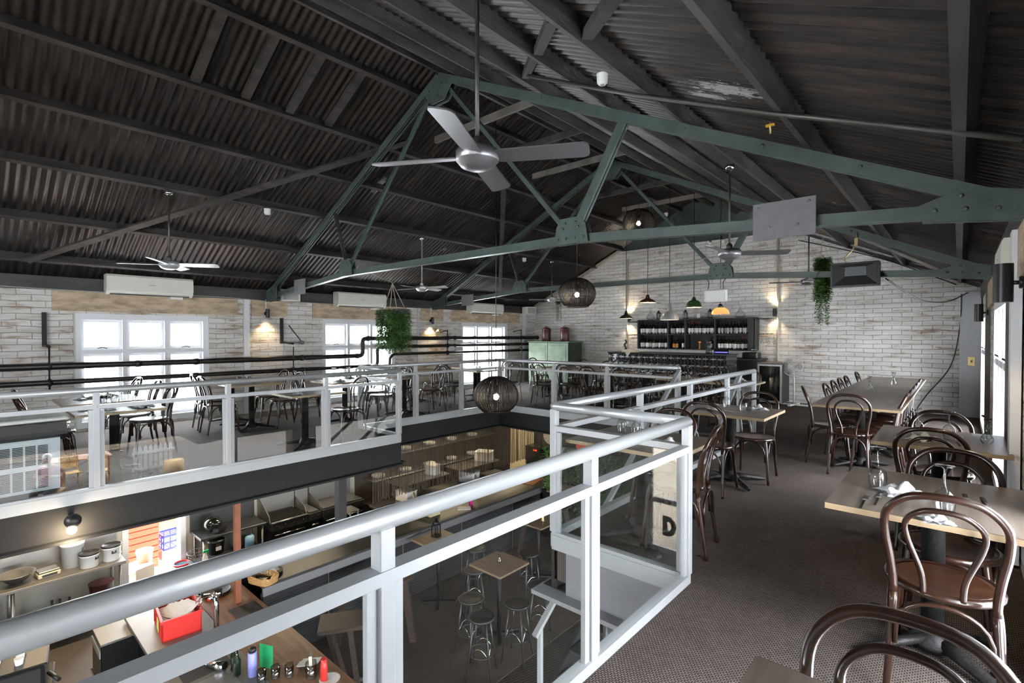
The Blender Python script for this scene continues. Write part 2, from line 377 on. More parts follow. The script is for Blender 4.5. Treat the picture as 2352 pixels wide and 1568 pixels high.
    def build(s, name, mat, parent=None, **tags):
        me = bpy.data.meshes.new(name); me.from_pydata(s.v, [], s.f)
        mats = mat if isinstance(mat, (list, tuple)) else [mat]
        for q in mats: me.materials.append(MATS[q])
        me.polygons.foreach_set('use_smooth', s.sm); me.polygons.foreach_set('material_index', s.mi)
        if getattr(s, 'fix', False):
            import bmesh
            bm = bmesh.new(); bm.from_mesh(me); bmesh.ops.recalc_face_normals(bm, faces=bm.faces); bm.to_mesh(me); bm.free()
        me.update()
        o = bpy.data.objects.new(name, me); COL.objects.link(o)
        if parent: o.parent = parent
        for k, v in tags.items(): o[k] = v
        return o
def spline(pts, k=6, closed=False):
    P = [Vector(p) for p in pts]; n = len(P); out = []
    rng = range(n if closed else n - 1)
    for i in rng:
        if closed: a, b, c, d = P[(i - 1) % n], P[i], P[(i + 1) % n], P[(i + 2) % n]
        else: a, b, c, d = P[max(i - 1, 0)], P[i], P[i + 1], P[min(i + 2, n - 1)]
        for j in range(k):
            t = j / k
            out.append(.5 * ((2 * b) + (c - a) * t + (2 * a - 5 * b + 4 * c - d) * t * t + (3 * b - a - 3 * c + d) * t ** 3))
    if not closed: out.append(P[-1])
    return out
def thing(name, loc=(0, 0, 0), rz=0, label=None, category=None, group=None, kind=None):
    o = bpy.data.objects.new(name, None); COL.objects.link(o); o.location = loc; o.rotation_euler = (0, 0, rz); o.empty_display_size = .1
    tag(o, label, category, group, kind); return o
def tag(o, label=None, category=None, group=None, kind=None):
    if label: o['label'] = label
    if category: o['category'] = category
    if group: o['group'] = group
    if kind: o['kind'] = kind
    return o
def struct(o): o['kind'] = 'structure'; return o
def copy_tree(o, parent=None):
    c = o.copy(); COL.objects.link(c)
    if parent: c.parent = parent
    for ch in o.children: copy_tree(ch, c)
    return c
class Proto:
    # first placing uses the original, later ones copy it
    def __init__(s, fn): s.fn = fn; s.o = None
    def put(s, loc, rz, label, category, group=None, scale=None):
        if s.o is None: s.o = o = s.fn()
        else: o = copy_tree(s.o)
        o.location = loc; o.rotation_euler = (0, 0, rz)
        o.scale = scale if scale else (1, 1, 1)
        for k in ('label', 'category', 'group'):
            if k in o: del o[k]
        return tag(o, label, category, group)
ORD = ['first', 'second', 'third', 'fourth', 'fifth', 'sixth', 'seventh', 'eighth', 'ninth', 'tenth', 'eleventh', 'twelfth', 'thirteenth', 'fourteenth', 'fifteenth', 'sixteenth']

# ------------------------------------------------------------------ room numbers
XL, XR = -9.95, .30          # inner faces of the long walls
YN, YF = -3.6, 12.2          # end walls
ZG = -2.9                    # ground floor
XM = (XL + XR) / 2           # ridge
SL = .479
def zp(x): return 2.27 + SL * (x - XL if x < XM else XR - x)   # underside of purlins
VX0, VX1, VX0b, VX1b = -6.0, -1.2, -7.05, -2.18
VJ0, VJ1, VF = 4.28, 2.9, 7.5
# ------------------------------------------------------------------ shell
def wall_holes(name, x0, x1, a0, a1, z0, z1, holes, mat, axis='y'):
    """wall slab running along axis, with rectangular holes (a0,a1,z0,z1)"""
    b = MB()
    def bx(p, q, r, t):
        if q - p < 1e-4 or t - r < 1e-4: return
        if axis == 'y': b.box(x0, x1, p, q, r, t)
        else: b.box(p, q, x0, x1, r, t)
    cur = a0
    for (h0, h1, k0, k1) in sorted(holes):
        bx(cur, h0, z0, z1); bx(h0, h1, z0, k0); bx(h0, h1, k1, z1); cur = h1
    bx(cur, a1, z0, z1)
    return struct(b.build(name, mat))
WIN = [(1.22, 3.05, .04, 1.80), (5.17, 7.00, .04, 1.80), (9.10, 10.93, .04, 1.80)]
WALLTOP = 2.13
wall_holes('wall_left', XL - .38, XL, YN, YF + .3, 0.0, WALLTOP, WIN, 'brick_left')
wall_holes('wall_left_lower', XL - .38, XL, YN, YF + .3, ZG, 0.0, [(1.78, 2.66, ZG, -.55)], 'tile_white')
# right wall: same bays plus one behind the camera
WR = [(1.22, 3.05, .04, 1.80), (5.17, 7.00, .04, 1.80), (9.10, 10.93, .04, 1.80), (-2.9, -1.1, .04, 1.8)]
wall_holes('wall_right', XR, XR + .38, YN, YF + .3, 0.0, WALLTOP, WR, 'brick_left')
LOW = [(-2.8, -.4, -2.85, -.55), (.2, 5.6, -2.85, -.5), (6.2, 9.0, -2.2, -.7)]
wall_holes('wall_right_lower', XR, XR + .38, YN, YF + .3, ZG, 0.0, LOW, 'brick_brown')
# gable walls
b = MB(); gt = 3.74
xa = XL + (gt - 2.32) / SL; xb = XR - (gt - 2.32) / SL
b.prism([(XL - .38, 0), (XR + .38, 0), (XR + .38, 2.2), (XR, 2.395), (xb + .14, gt), (xa - .14, gt), (XL, 2.395), (XL - .38, 2.2)], 'y', YF, YF + .3)
struct(b.build('wall_gable', 'brick_white'))
b = MB(); b.prism([(xa - .1, gt), (xb + .1, gt), (XM, zp(XM) + .12)], 'y', YF + .05, YF + .2)
struct(b.build('wall_gable_infill', 'truss_green'))
b = MB(); b.box(XL, XR, YF, YF + .3, ZG, 0); struct(b.build('wall_gable_lower', 'charcoal'))
wall_holes('wall_near', YN - .3, YN, XL - .38, XR + .38, 0, 2.3, [(-5.8, -2.6, .8, 2.0)], 'brick_white', 'x')  # unseen opening added to light the truss faces from behind
b = MB(); b.prism([(XL - .38, 2.3), (XR + .38, 2.3), (XM, zp(XM) + .12)], 'y', YN - .3, YN); struct(b.build('wall_near_gable', 'brick_white'))
DX0, DX1 = -4.75, -3.35
wall_holes('wall_near_lower', YN - .3, YN, XL - .38, XR + .38, ZG, 0, [(-4.75, -3.35, ZG, -.72)], 'brick_white', 'x')
# floors
b = MB()
b.box(XL - .38, XR + .38, YN - .3, YF + .3, ZG - .15, ZG)
struct(b.build('floor_ground', 'lower_reflected_stripes'))
b = MB(); b.box(-9.9, -4.3, -3.5, 9.6, ZG, ZG + .006); struct(b.build('floor_kitchen', 'kitchen_floor'))
b = MB()
T = -.30
for (x0, x1, y0, y1) in ((XL, VX0, YN, VJ0), (XL, VX0b, VJ0, YF), (VX0b, XR, VF, YF), (VX1, XR, YN, VJ1), (VX1b, XR, VJ1, VF)):
    b.box(x0, x1, y0, y1, T, 0)
struct(b.build('floor', 'carpet'))
# fascia beams round the void (steel beams in the floor edge)
def fascia(name, pts, mat, ins):
    b = MB()
    for (p, q) in pts: b.bar((p[0], p[1], -.20), (q[0], q[1], -.20), .05, .34)
    for (p, q) in pts: b.bar((p[0], p[1], -.375), (q[0], q[1], -.375), .20, .022)
    return struct(b.build(name, mat))
fascia('trim_1', [((VX0 + .0, YN), (VX0, VJ0)), ((VX0, VJ0), (VX0b, VJ0)), ((VX0b, VJ0), (VX0b, VF)), ((VX0b, VF), (VX1b, VF))], 'fascia_dark', 0)
fascia('trim_2', [((VX1, YN), (VX1, VJ1)), ((VX1b, VJ1), (VX1b, VF))], 'fascia_dark', 0)
b = MB(); b.bar((-1.22, VJ1, -.20), (-2.06, VJ1, -.20), .05, .34); b.bar((-1.2, VJ1, -.385), (-2.3, VJ1, -.385), .24, .03)
struct(b.build('trim_3', 'fascia_lit'))
# left wall: sandstone lintels, plaster strips, wall plate boards
b = MB(); b.box(XL - .02, XL + .022, .98, 3.52, 1.83, WALLTOP); struct(b.build('trim_4', 'sandstone'))
b = MB(); b.box(XL - .02, XL + .022, 3.76, 4.42, 1.83, WALLTOP); struct(b.build('trim_5', 'sandstone'))
b = MB(); b.box(XL - .02, XL + .022, 4.95, 7.30, 1.82, WALLTOP); struct(b.build('trim_6', 'sandstone'))
b = MB(); b.box(XL - .02, XL + .022, 7.74, 8.45, 1.82, WALLTOP); struct(b.build('trim_7', 'sandstone'))
b = MB(); b.box(XL - .02, XL + .022, 8.75, 11.45, 1.82, WALLTOP); struct(b.build('trim_8', 'sandstone'))
b = MB(); b.box(XL, XL + .035, 3.62, 3.72, 0, WALLTOP); b.box(XL, XL + .035, 11.62, 11.72, 0, WALLTOP)
struct(b.build('trim_9', 'white_paint'))
b = MB(); b.box(XL, XL + .03, 7.62, 7.66, 0, WALLTOP); struct(b.build('trim_10', 'grey_paint'))
b = MB(); b.box(XL - .38, XL + .03, YN, YF, WALLTOP, 2.33); b.box(XR - .03, XR + .38, YN, YF, WALLTOP, 2.33); struct(b.build('trim_11', 'dark_timber'))
# gable verge boards and corner board
b = MB()
b.bar((XL + .05, YF - .02, 2.36), (xa + .1, YF - .02, gt + .04), .05, .15, (0, 1, 0)); b.bar((XL + .05, YF - .04, 2.34), (xa + .1, YF - .04, gt + .02), .07, .04)
struct(b.build('trim_12', 'sand_board'))
b = MB(); b.bar((XR - .05, YF - .02, 2.34), (xb - .1, YF - .02, gt + .02), .05, .05); struct(b.build('trim_13', 'dark_timber'))
b = MB(); b.box(XR - .30, XR - .02, YF - .12, YF, 0, 2.22); struct(b.build('trim_14', 'grey_paint'))
b = MB(); b.box(XR - .05, XR, 9.0, 9.1, 0, WALLTOP); b.box(XR - .05, XR, 5.07, 5.17, 0, WALLTOP); struct(b.build('trim_15', 'pale_timber'))
b = MB(); b.box(XR - .06, XR - .01, 4.45, 4.62, .02, WALLTOP); b.box(XR - .05, XR, 3.6, 3.66, .9, WALLTOP); struct(b.build('trim_16', 'white_paint'))
b = MB(); b.box(XR - .035, XR, 7.15, 8.95, 1.82, WALLTOP); b.box(XR - .035, XR, 3.1, 5.05, 1.82, WALLTOP); struct(b.build('trim_17', 'sandstone'))
# roof sheets: real corrugation running down the slope
def corrugated():
    b = MB(); pitch = .085; amp = .0135; seg = 6; y0, y1 = YN - .3, YF + .3
    ny = int((y1 - y0) / pitch * seg); stations = []
    for (xa_, xb_) in ((XL - .45, XM), (XM, XR + .45)):
        for sgn in (0,):
            xs = [xa_, xb_]; vs = []
            for i in range(ny + 1):
                y = y0 + i * pitch / seg; dz = amp * sin(2 * PI * i / seg)
                for x in xs: vs.append((x, y, zp(x) + .122 + dz))
            b.add(vs, [(2 * i, 2 * i + 1, 2 * i + 3, 2 * i + 2) for i in range(ny)], True)
            vs2 = [(p[0], p[1], p[2] + .06) for p in ((xa_, y0, zp(xa_) + .14), (xb_, y0, zp(xb_) + .14), (xb_, y1, zp(xb_) + .14), (xa_, y1, zp(xa_) + .14))]
            b.add(vs2, [(0, 1, 2, 3)])
    return struct(b.build('ceiling', 'roof_iron'))
corrugated()
# purlins
PL = [-9.50, -8.63, -7.68, -6.85, -6.10, -5.22]; PR = [-.01, -.82, -1.74, -2.45, -3.20, -3.92, -4.50]
nm = ['lowest', 'second lowest', 'third lowest', 'fourth lowest', 'fifth lowest', 'highest', 'highest']
def purlin(x, lab):
    sg = 1 if x < XM else -1; u = Vector((-SL * sg, 0, 1)).normalized()
    c = Vector((x, 0, zp(x))) + u * .055
    b = MB(); b.bar((c.x, YN, c.z), (c.x, YF, c.z), .055, .115, u); o = b.build('roof_purlin', 'dark_timber'); tag(o, lab, 'roof beam', 'dark roof purlins')
for i, x in enumerate(PL): purlin(x, 'dark timber purlin under the left roof slope, %s above the left wall' % nm[i])
nr = ['lowest', 'second lowest', 'third lowest', 'fourth lowest', 'third from the ridge', 'second from the ridge', 'nearest the ridge']
for i, x in enumerate(PR): purlin(x, 'dark timber purlin under the right roof slope, %s' % nr[i])
b = MB(); b.box(XM - .02, XM + .02, YN, YF, zp(XM) - .02, zp(XM) + .13)
tag(b.build('ridge_board', 'dark_timber'), 'dark ridge board along the top of the roof', 'roof beam')
# noggings between the two highest left purlins, collar ties under the ridge
def member(name, p, q, w, h, mat, label, cat, group=None, up=(0, 0, 1)):
    b = MB(); b.bar(p, q, w, h, up); return tag(b.build(name, mat), label, cat, group)
for i, y in enumerate((1.75, 2.25, 2.75, 3.25)):
    member('roof_nogging', (-6.08, y, zp(-6.08) + .05), (-5.24, y, zp(-5.24) + .05), .09, .05, 'dark_timber', 'short dark timber nogging between the two highest left purlins, %s from the camera' % ORD[i], 'roof timber', 'noggings under the ridge')
for i, y in enumerate((4.75, 5.85, 7.0, 8.9, 10.2)):
    member('collar_tie', (-5.75, y, zp(-5.75) + .04), (-3.9, y, zp(-3.9) + .04), .045, .09, 'dark_timber' if i % 2 else 'pale_timber', 'short tie board under the ridge, %s from the camera' % ORD[i], 'roof timber', 'tie boards under the ridge')
for i, (p, q) in enumerate((((-.88, 1.72), (-1.70, 2.58)), ((-1.79, 2.36), (-2.40, 2.98)), ((-2.50, 3.06), (-3.15, 3.72)))):
    member('roof_strut', (p[0], p[1], zp(p[0]) + .05), (q[0], q[1], zp(q[0]) + .05), .07, .05, 'dark_timber', ('short dark strut between the purlins at the top right of the photo', 'short dark strut beside the white smoke detector', 'short dark strut near the ridge above the large fan')[i], 'roof timber', 'struts of the right roof slope')
member('wind_brace', (-9.48, .68, zp(-9.48) - .02), (-5.88, 4.32, zp(-5.88) - .02), .10, .03, 'dark_timber', 'long flat timber brace running diagonally under the left roof slope', 'roof timber', None, (-SL, 0, 1))
member('wind_brace', (-9.3, 9.9, zp(-9.3) - .02), (-6.1, 6.6, zp(-6.1) - .02), .09, .03, 'dark_timber', 'flat timber brace under the far part of the left roof slope', 'roof timber', None, (-SL, 0, 1))
member('wind_brace', (-.1, 10.9, zp(-.1) - .02), (-1.6, 8.4, zp(-1.6) - .02), .09, .03, 'pale_timber', 'flat pale brace under the right roof slope above the hanging heater', 'roof timber', None, (SL, 0, 1))

# ------------------------------------------------------------------ trusses
RIV = None
def rivet(parent, p):
    global RIV
    if RIV is None:
        b = MB(); b.sphere((0, 0, 0), .014, 8, 4, (1, .6, 1)); RIV = b.build('rivet', 'truss_green', parent); o = RIV
    else: o = RIV.copy(); COL.objects.link(o); o.parent = parent
    o.location = p
def tee(b, p, q, w=.075, h=.075, t=.010, up=(0, 0, 1), flip=1):
    # T section: a flange and a web
    p, q = Vector(p), Vector(q); d = (q - p).normalized(); r = Vector((0, 1, 0)); u = d.cross(r).normalized()
    if u.z < 0: u = -u
    u = u * flip
    b.bar(p + u * (h / 2), q + u * (h / 2), w, t, u); b.bar(p, q, t * 1.4, h, u)
def truss(y, label):
    t = thing('roof_truss', (0, y, 0), 0, label, 'truss', 'green steel roof trusses')
    LH, RH, AP = (XL + .02, 2.20), (XR - .02, 2.20), (XM, 4.66)
    J1, J2 = (-7.02, 2.42), (-2.83, 2.41)
    K1, K2 = (-7.40, 3.40), (-2.27, 3.40)
    def P(a, dy=0): return (a[0], dy, a[1])
    b = MB(); tee(b, P(LH), P(AP)); b.bar(P(LH, -.035), P(AP, -.035), .012, .09); b.bar(P(LH, .035), P(AP, .035), .012, .09); b.build('rafter', 'truss_green', t)
    b = MB(); tee(b, P(RH), P(AP)); b.bar(P(RH, -.035), P(AP, -.035), .012, .09); b.bar(P(RH, .035), P(AP, .035), .012, .09); b.build('rafter', 'truss_green', t)
    for (a, c) in ((LH, J1), (J1, J2), (J2, RH)):
        b = MB(); b.bar(P(a), P(c), .022, .085); b.bar(P((a[0], a[1] - .04)), P((c[0], c[1] - .04)), .075, .010); b.build('bottom_chord', 'truss_green', t)
    for (a, c) in ((AP, J1), (AP, J2)):
        b = MB(); tee(b, P(a), P(c), .055, .05, .009); b.build('tie_rod', 'truss_green', t)
    b = MB(); tee(b, P(K1), P(J1), .06, .05, .009); b.build('strut', 'dark_timber', t)
    b = MB(); b.bar(P(K2, -.022), P(J2, -.022), .03, .08, (1, 0, 0)); b.bar(P(K2, .022), P(J2, .022), .03, .08, (1, 0, 0)); b.build('strut', 'truss_green', t)
    def guss(poly, rv):
        b = MB(); b.prism(poly, 'y', -.042, -.030); b.prism(poly, 'y', .030, .042); g = b.build('gusset_plate', 'truss_green', t)
        for r in rv: rivet(g, (r[0], -.048, r[1]))
    guss([(XM - .26, 4.50), (XM, 4.64), (XM + .26, 4.50), (XM + .12, 4.34), (XM - .12, 4.34)], [(XM - .16, 4.52), (XM - .08, 4.55), (XM + .08, 4.55), (XM + .16, 4.52), (XM, 4.42), (XM + .06, 4.38), (XM - .06, 4.38)])
    for (jx, jz) in (J1, J2):
        guss([(jx - .20, jz - .05), (jx + .20, jz - .05), (jx + .17, jz + .12), (jx + .1, jz + .2), (jx - .12, jz + .2), (jx - .17, jz + .12)], [(jx - .15, jz), (jx - .05, jz), (jx + .05, jz), (jx + .15, jz), (jx - .09, jz + .1), (jx + .09, jz + .1), (jx - .06, jz + .15), (jx + .06, jz + .15)])
    guss([(XL, 2.10), (XL + .5, 2.14), (XL + .5, 2.36), (XL + .2, 2.36), (XL, 2.3)], [(XL + .12, 2.2), (XL + .25, 2.2), (XL + .42, 2.22), (XL + .3, 2.3)])
    guss([(XR, 2.12), (XR - .48, 2.17), (XR - .50, 2.27), (XR - .28, 2.35), (XR, 2.28)], [(XR - .14, 2.2), (XR - .28, 2.22), (XR - .42, 2.23), (XR - .3, 2.30)])
    for x in (-9.1, -8.2, -6.4, -5.7): rivet(t, (x, -.046, LH[1] + (x - XL) * .4795))
    for x in (-4.4, -3.8, -3.2, -1.7, -1.1, -.5): rivet(t, (x, -.046, RH[1] + (XR - x) * .4795))
    return t
truss(4.06, 'nearest green riveted steel roof truss, spanning above the large ceiling fan')
truss(8.13, 'farther green riveted steel roof truss in front of the brick gable')
def plate(x0, x1, z0, z1, y, lab):
    t = thing('steel_plate', ((x0 + x1) / 2, y, (z0 + z1) / 2), 0, lab, 'plate', 'grey plates bolted to the trusses')
    w, h = (x1 - x0) / 2, (z1 - z0) / 2
    MB().cbox(-w, w, -.008, .008, -h, h, .003).build('plate', 'plate_grey', t)
    for i, (a, c) in enumerate(((-.8, .75), (.8, .75), (-.45, -.35), (.45, -.35))):
        MB().sphere((a * w, -.009, c * h), .011, 8, 4, (1, .5, 1)).build('bolt', 'plate_grey', t)
plate(-1.16, -.75, 2.17, 2.44, 4.005, 'large grey steel plate bolted to the right end of the nearest truss')
plate(-8.69, -8.29, 2.17, 2.43, 4.005, 'small grey steel plate on the left end of the nearest truss')
plate(-8.82, -8.42, 2.16, 2.42, 8.075, 'small grey steel plate on the left end of the farther truss')

# ------------------------------------------------------------------ windows
def window(n, xw, y0, y1, z0, z1, side):
    # side=+1: room lies towards +x
    t = struct(thing('window_%d' % n, (xw, (y0 + y1) / 2, z0)))
    w = (y1 - y0) / 2; h = z1 - z0; s = side
    b = MB()
    def fb(ya, yb, za, zb, xa_=-.14, xb_=.03): b.box(min(s * xa_, s * xb_), max(s * xa_, s * xb_), ya, yb, za, zb)
    fb(-w, -w + .09, 0, h); fb(w - .09, w, 0, h); fb(-w + .09, w - .09, h - .09, h); fb(-w + .09, w - .09, 0, .09)
    pw = (2 * w - .18 - .12) / 3
    ys = [-w + .09 + k * (pw + .06) for k in range(3)]
    for k in (1, 2): fb(ys[k] - .06, ys[k], .09, h - .09, -.12, .02)
    zt = h - .62
    for y in ys: fb(y, y + pw, zt, zt + .06, -.11, .015)
    b.build('window_frame', 'white_paint', t)
    for k, y in enumerate(ys):
        for (za, zb) in ((.09, zt), (zt + .06, h - .09)):
            b = MB(); q = .045; x_ = -.07 * s
            for (ya, yb, zc, zd) in ((y, y + q, za, zb), (y + pw - q, y + pw, za, zb), (y + q, y + pw - q, za, za + q), (y + q, y + pw - q, zb - q, zb)):
                b.box(x_ - .02, x_ + .02, ya, yb, zc, zd)
            sa = b.build('sash', 'white_paint', t)
            MB().box(x_ - .003, x_ + .003, y + q, y + pw - q, za + q, zb - q).build('pane', 'window_pane', sa)
        if k != 1:
            b = MB(); xx = .0 * s; b.tube([(xx, y + pw / 2 - .06, zt + .08), (xx + .03 * s, y + pw / 2, zt + .10), (xx, y + pw / 2 + .06, zt + .08)], .008, 6)
            b.build('window_latch', 'black_metal', t)
    return t
k = 1
for (a, c, d, e) in WIN: window(k, XL - .06, a, c, d, e, 1); k += 1
for (a, c, d, e) in WR: window(k, XR - .015, a, c, d, e, -1); k += 1

# ------------------------------------------------------------------ balustrades
HR = .955
def rail_run(t, pts, posts, sgn=1):
    """pts: polyline of plan points, posts: list of (segment, distance along)"""
    for i in range(len(pts) - 1):
        p, q = Vector((*pts[i], 0)), Vector((*pts[i + 1], 0)); d = (q - p).normalized(); L = (q - p).length; r = Vector((-d.y, d.x, 0))
        b = MB(); e = .0
        b.tube([p + Vector((0, 0, HR)), q + Vector((0, 0, HR))], .031, 20); b.sphere(p + Vector((0, 0, HR)), .0312, 16, 10); b.sphere(q + Vector((0, 0, HR)), .0312, 16, 10)
        b.build('handrail', 'rail_silver', t)
        b = MB(); b.bar(p + Vector((0, 0, .80)), q + Vector((0, 0, .80)), .058, .038); b.build('midrail', 'rail_white', t)
        b = MB(); b.bar(p + Vector((0, 0, .028)), q + Vector((0, 0, .028)), .052, .05)
        nr = Vector((d.y, -d.x, 0)) * sgn; b.bar(p + nr * .028 + Vector((0, 0, -.02)), q + nr * .028 + Vector((0, 0, -.02)), .012, .10)
        pl = b.build('base_plate', 'rail_white', t)
        ps = posts[i]
        for s_ in ps:
            if i and s_ == 0: continue
            c = p + d * s_
            b = MB(); b.cbox(c.x - .025, c.x + .025, c.y - .025, c.y + .025, .05, .935, .003); o = b.build('post', 'rail_white', t)
        al = sorted(ps)
        for j in range(len(al) - 1):
            a0, a1 = al[j] + .025, al[j + 1] - .025
            for (u0, u1) in ((a0, a0 + .022), (a1 - .022, a1)):
                b = MB(); b.bar(p + d * (u0 + .011) + Vector((0, 0, .05)), p + d * (u0 + .011) + Vector((0, 0, .77)), .022, .045, d); b.build('glazing_channel', 'rail_white', t)
            g0, g1 = a0 + .018, a1 - .018
            b = MB(); b.bar(p + d * g0 + Vector((0, 0, .41)), p + d * g1 + Vector((0, 0, .41)), .008, .72); b.build('glass_panel', 'pane', t)
        for s_ in [x for x in al if .1 < x < L - .1]:
            c = p + d * s_ + nr * .027
            c = c + nr * .003; MB().sphere((c.x, c.y, .80), .006, 8, 4).build('screw', 'chrome', t)
t = thing('balustrade', (0, 0, 0), 0, 'white glass-panelled balustrade with silver handrail along the near right side of the void', 'balustrade')
rail_run(t, [(VX1, -2.9), (VX1, VJ1), (VX1b, VJ1), (VX1b, 7.62)], [[.0, 1.2, 2.45, 3.70, 4.76, 5.80], [0, .98], [0, 1.30, 2.44, 3.61, 4.72]], -1)
t = thing('balustrade', (0, 0, 0), 0, 'white glass-panelled balustrade along the left and far sides of the void', 'balustrade')
rail_run(t, [(VX0, YN + .2), (VX0, VJ0), (VX0b, VJ0), (VX0b, VF), (-3.24, VF)], [[.1, 1.2, 2.2, 3.28, 4.29, 5.42, 6.56, 7.68], [0, 1.05], [0, 1.09, 2.16, 3.22], [0, 1.40, 2.54, 3.81]])
# ------------------------------------------------------------------ stair
t = thing('staircase', (0, 0, 0), 0, 'steel staircase going down from the far mezzanine edge beside the right balustrade', 'staircase')
SX0, SX1 = -3.22, -2.32; n = 16; run = 4.0 / n; rise = -ZG / n
for i in range(1, n):
    MB().box(SX0 + .05, SX1 - .05, VF - (i + 1) * run + .0, VF - i * run + .03, -i * rise - .04, -i * rise).build('tread', 'charcoal', t)
for x in (SX0, SX1):
    b = MB(); b.bar((x, VF, -.18), (x, VF - 4.0, ZG - .0 + .02), .05, .26); b.build('stringer', 'dark_steel', t)
    b = MB(); b.bar((x, VF - .02, .93), (x, VF - 3.55, -1.62), .055, .045); b.build('handrail', 'rail_silver', t)
    for k in range(4):
        y = VF - .1 - k * 1.12; z = .93 - (VF - y) * .719
        MB().box(x - .022, x + .022, y - .022, y + .022, z - (.95 if k < 3 else 1.2), z - .02).build('post', 'rail_white', t)
    b = MB(); y0, y1 = VF - .2, VF - 3.4
    b.prism([(y0, .93 - .2 * .719 - .12), (y1, .93 - 3.4 * .719 - .12), (y1, .93 - 3.4 * .719 - .82), (y0, .93 - .2 * .719 - .82)], 'x', x - .004, x + .004); b.build('glass_panel', 'pane', t)
# vertical steel columns carrying the mezzanine
for i, (x, y, lab) in enumerate(((-2.05, 3.45, 'rusty grey steel column under the right mezzanine beside the balustrade corner'), (-6.15, 4.73, 'square grey column rising from the kitchen pass to the mezzanine'))):
    b = MB(); b.tube([(x, y, ZG), (x, y, -.36)], .05, 14) if i < 1 else b.box(-7.77, -7.63, 4.24, 4.38, ZG, -.30)
    tag(b.build('steel_column', 'dark_steel' if i < 1 else 'charcoal'), lab, 'column')
# ------------------------------------------------------------------ bentwood chair (faces +y)
def make_chair():
    t = thing('bentwood_chair')
    b = MB(); b.lathe([(.001, .448), (.12, .450), (.165, .455), (.178, .458), (.178, .448), (.001, .440)], 28, sy=.98, cap=False); b.build('seat', 'bentwood_seat', t)
    ring = [(.19 * cos(a), .186 * sin(a) , .445) for a in [2 * PI * i / 28 for i in range(28)]]
    MB().tube(ring, .0175, 8, True).build('seat_ring', 'bentwood', t)
    L = [(-.182, -.255, 0), (-.170, -.225, .20), (-.160, -.192, .43), (-.170, -.198, .56), (-.190, -.222, .70), (-.181, -.260, .80), (-.112, -.290, .875), (0, -.298, .893)]
    pts = spline(L + [(-x, y, z) for x, y, z in L[-2::-1]], 5); k = 5 * 2
    MB().tube(pts[k:-k], .0155, 8).build('back_hoop', 'bentwood', t)
    MB().tube(pts[:k + 1], [.0125 + .003 * i / k for i in range(k + 1)], 8).build('leg', 'bentwood', t)
    MB().tube(pts[-k - 1:], [.0155 - .003 * i / k for i in range(k + 1)], 8).build('leg', 'bentwood', t)
    I = [(-.062, -.186, .45), (-.070, -.190, .54), (-.115, -.215, .68), (-.120, -.240, .76), (-.070, -.262, .815), (0, -.268, .828)]
    MB().tube(spline(I + [(-x, y, z) for x, y, z in I[-2::-1]], 5), .0115, 7).build('inner_hoop', 'bentwood', t)
    for s in (-1, 1):
        MB().tube(spline([(s * .140, .135, .445), (s * .160, .158, .28), (s * .185, .188, .0)], 5), [.019, .0185, .018, .0175, .017, .016, .015, .0145, .014, .0135, .013], 8).build('leg', 'bentwood', t)
    def arch(p, q, name='brace'):
        (x0, y0), (x1, y1) = p, q; A = []
        for i in range(13):
            u = i / 12; a = PI * u; w = (1 - cos(a)) / 2
            # up from the first leg, over under the seat, down to the second leg
            w2 = w * .86 + .07; A.append((x0 + (x1 - x0) * w2, y0 + (y1 - y0) * w2, .225 + .205 * sin(a) ** .55))
        MB().tube(A, .009, 6).build(name, 'bentwood', t)
    arch((-.17, .168), (.17, .168)); arch((-.17, .165), (-.178, -.23)); arch((.17, .165), (.178, -.23)); arch((-.178, -.23), (.178, -.23))
    return t
CH = Proto(make_chair)
TH = .717   # table height
def K(x, y): return (x * 1.047, y * 1.047) if x > -2.6 else (x, y)
def chair(x, y, deg, label, group=None, z=0):
    x, y = K(x, y); return CH.put((x, y, z), math.radians(deg), label, 'chair', group, (.97, .97, .955))

# ------------------------------------------------------------------ pedestal tables
def make_table(w, d, feet=4, lip=True, mat='oak_top', h=.75, fr=.30):
    def f():
        t = thing('pedestal_table')
        b = MB(); b.cur = 1; b.box(-w / 2, w / 2, -d / 2, d / 2, h - .028, h - .0015); b.cur = 0
        b.add([(-w / 2 + .0, -d / 2, h), (w / 2, -d / 2, h), (w / 2, d / 2, h), (-w / 2, d / 2, h)], [(0, 1, 2, 3)])
        b.add([(-w / 2 + .02, -d / 2 + .02, h - .03), (w / 2 - .02, -d / 2 + .02, h - .03), (w / 2 - .02, d / 2 - .02, h - .03), (-w / 2 + .02, d / 2 - .02, h - .03)], [(3, 2, 1, 0)])
        b.build('table_top', [mat, 'oak_edge'], t)
        b = MB(); b.lathe([(.042, .06), (.042, h - .06), (.06, h - .05), (.06, h - .03)], 16); b.build('column', 'black_iron', t)
        b = MB(); b.box(-.16, .16, -.02, .02, h - .045, h - .03); b.box(-.02, .02, -.16, .16, h - .045, h - .03); b.build('top_bracket', 'black_iron', t)
        MB().lathe([(.075, .02), (.085, .05), (.06, .085), (.042, .12)], 16).build('hub', 'black_iron', t)
        for k in range(feet):
            a = PI / 4 + k * PI / 2; c, s = cos(a), sin(a)
            MB().tube([(c * .03, s * .03, .065), (c * .15, s * .15, .052), (c * fr, s * fr, .028), (c * (fr + .05), s * (fr + .05), .018)], [.034, .030, .024, .018], 8, flat=.7).build('foot', 'black_iron', t)
        return t
    return Proto(f)
TB = make_table(.70, .80)
TB2 = make_table(.72, .72)
def table(x, y, deg, label, P=TB, group='square dining tables', sc=(1.04, 1.04, TH / .75)): x, y = K(x, y); return P.put((x, y, 0), math.radians(deg), label, 'table', group, sc)

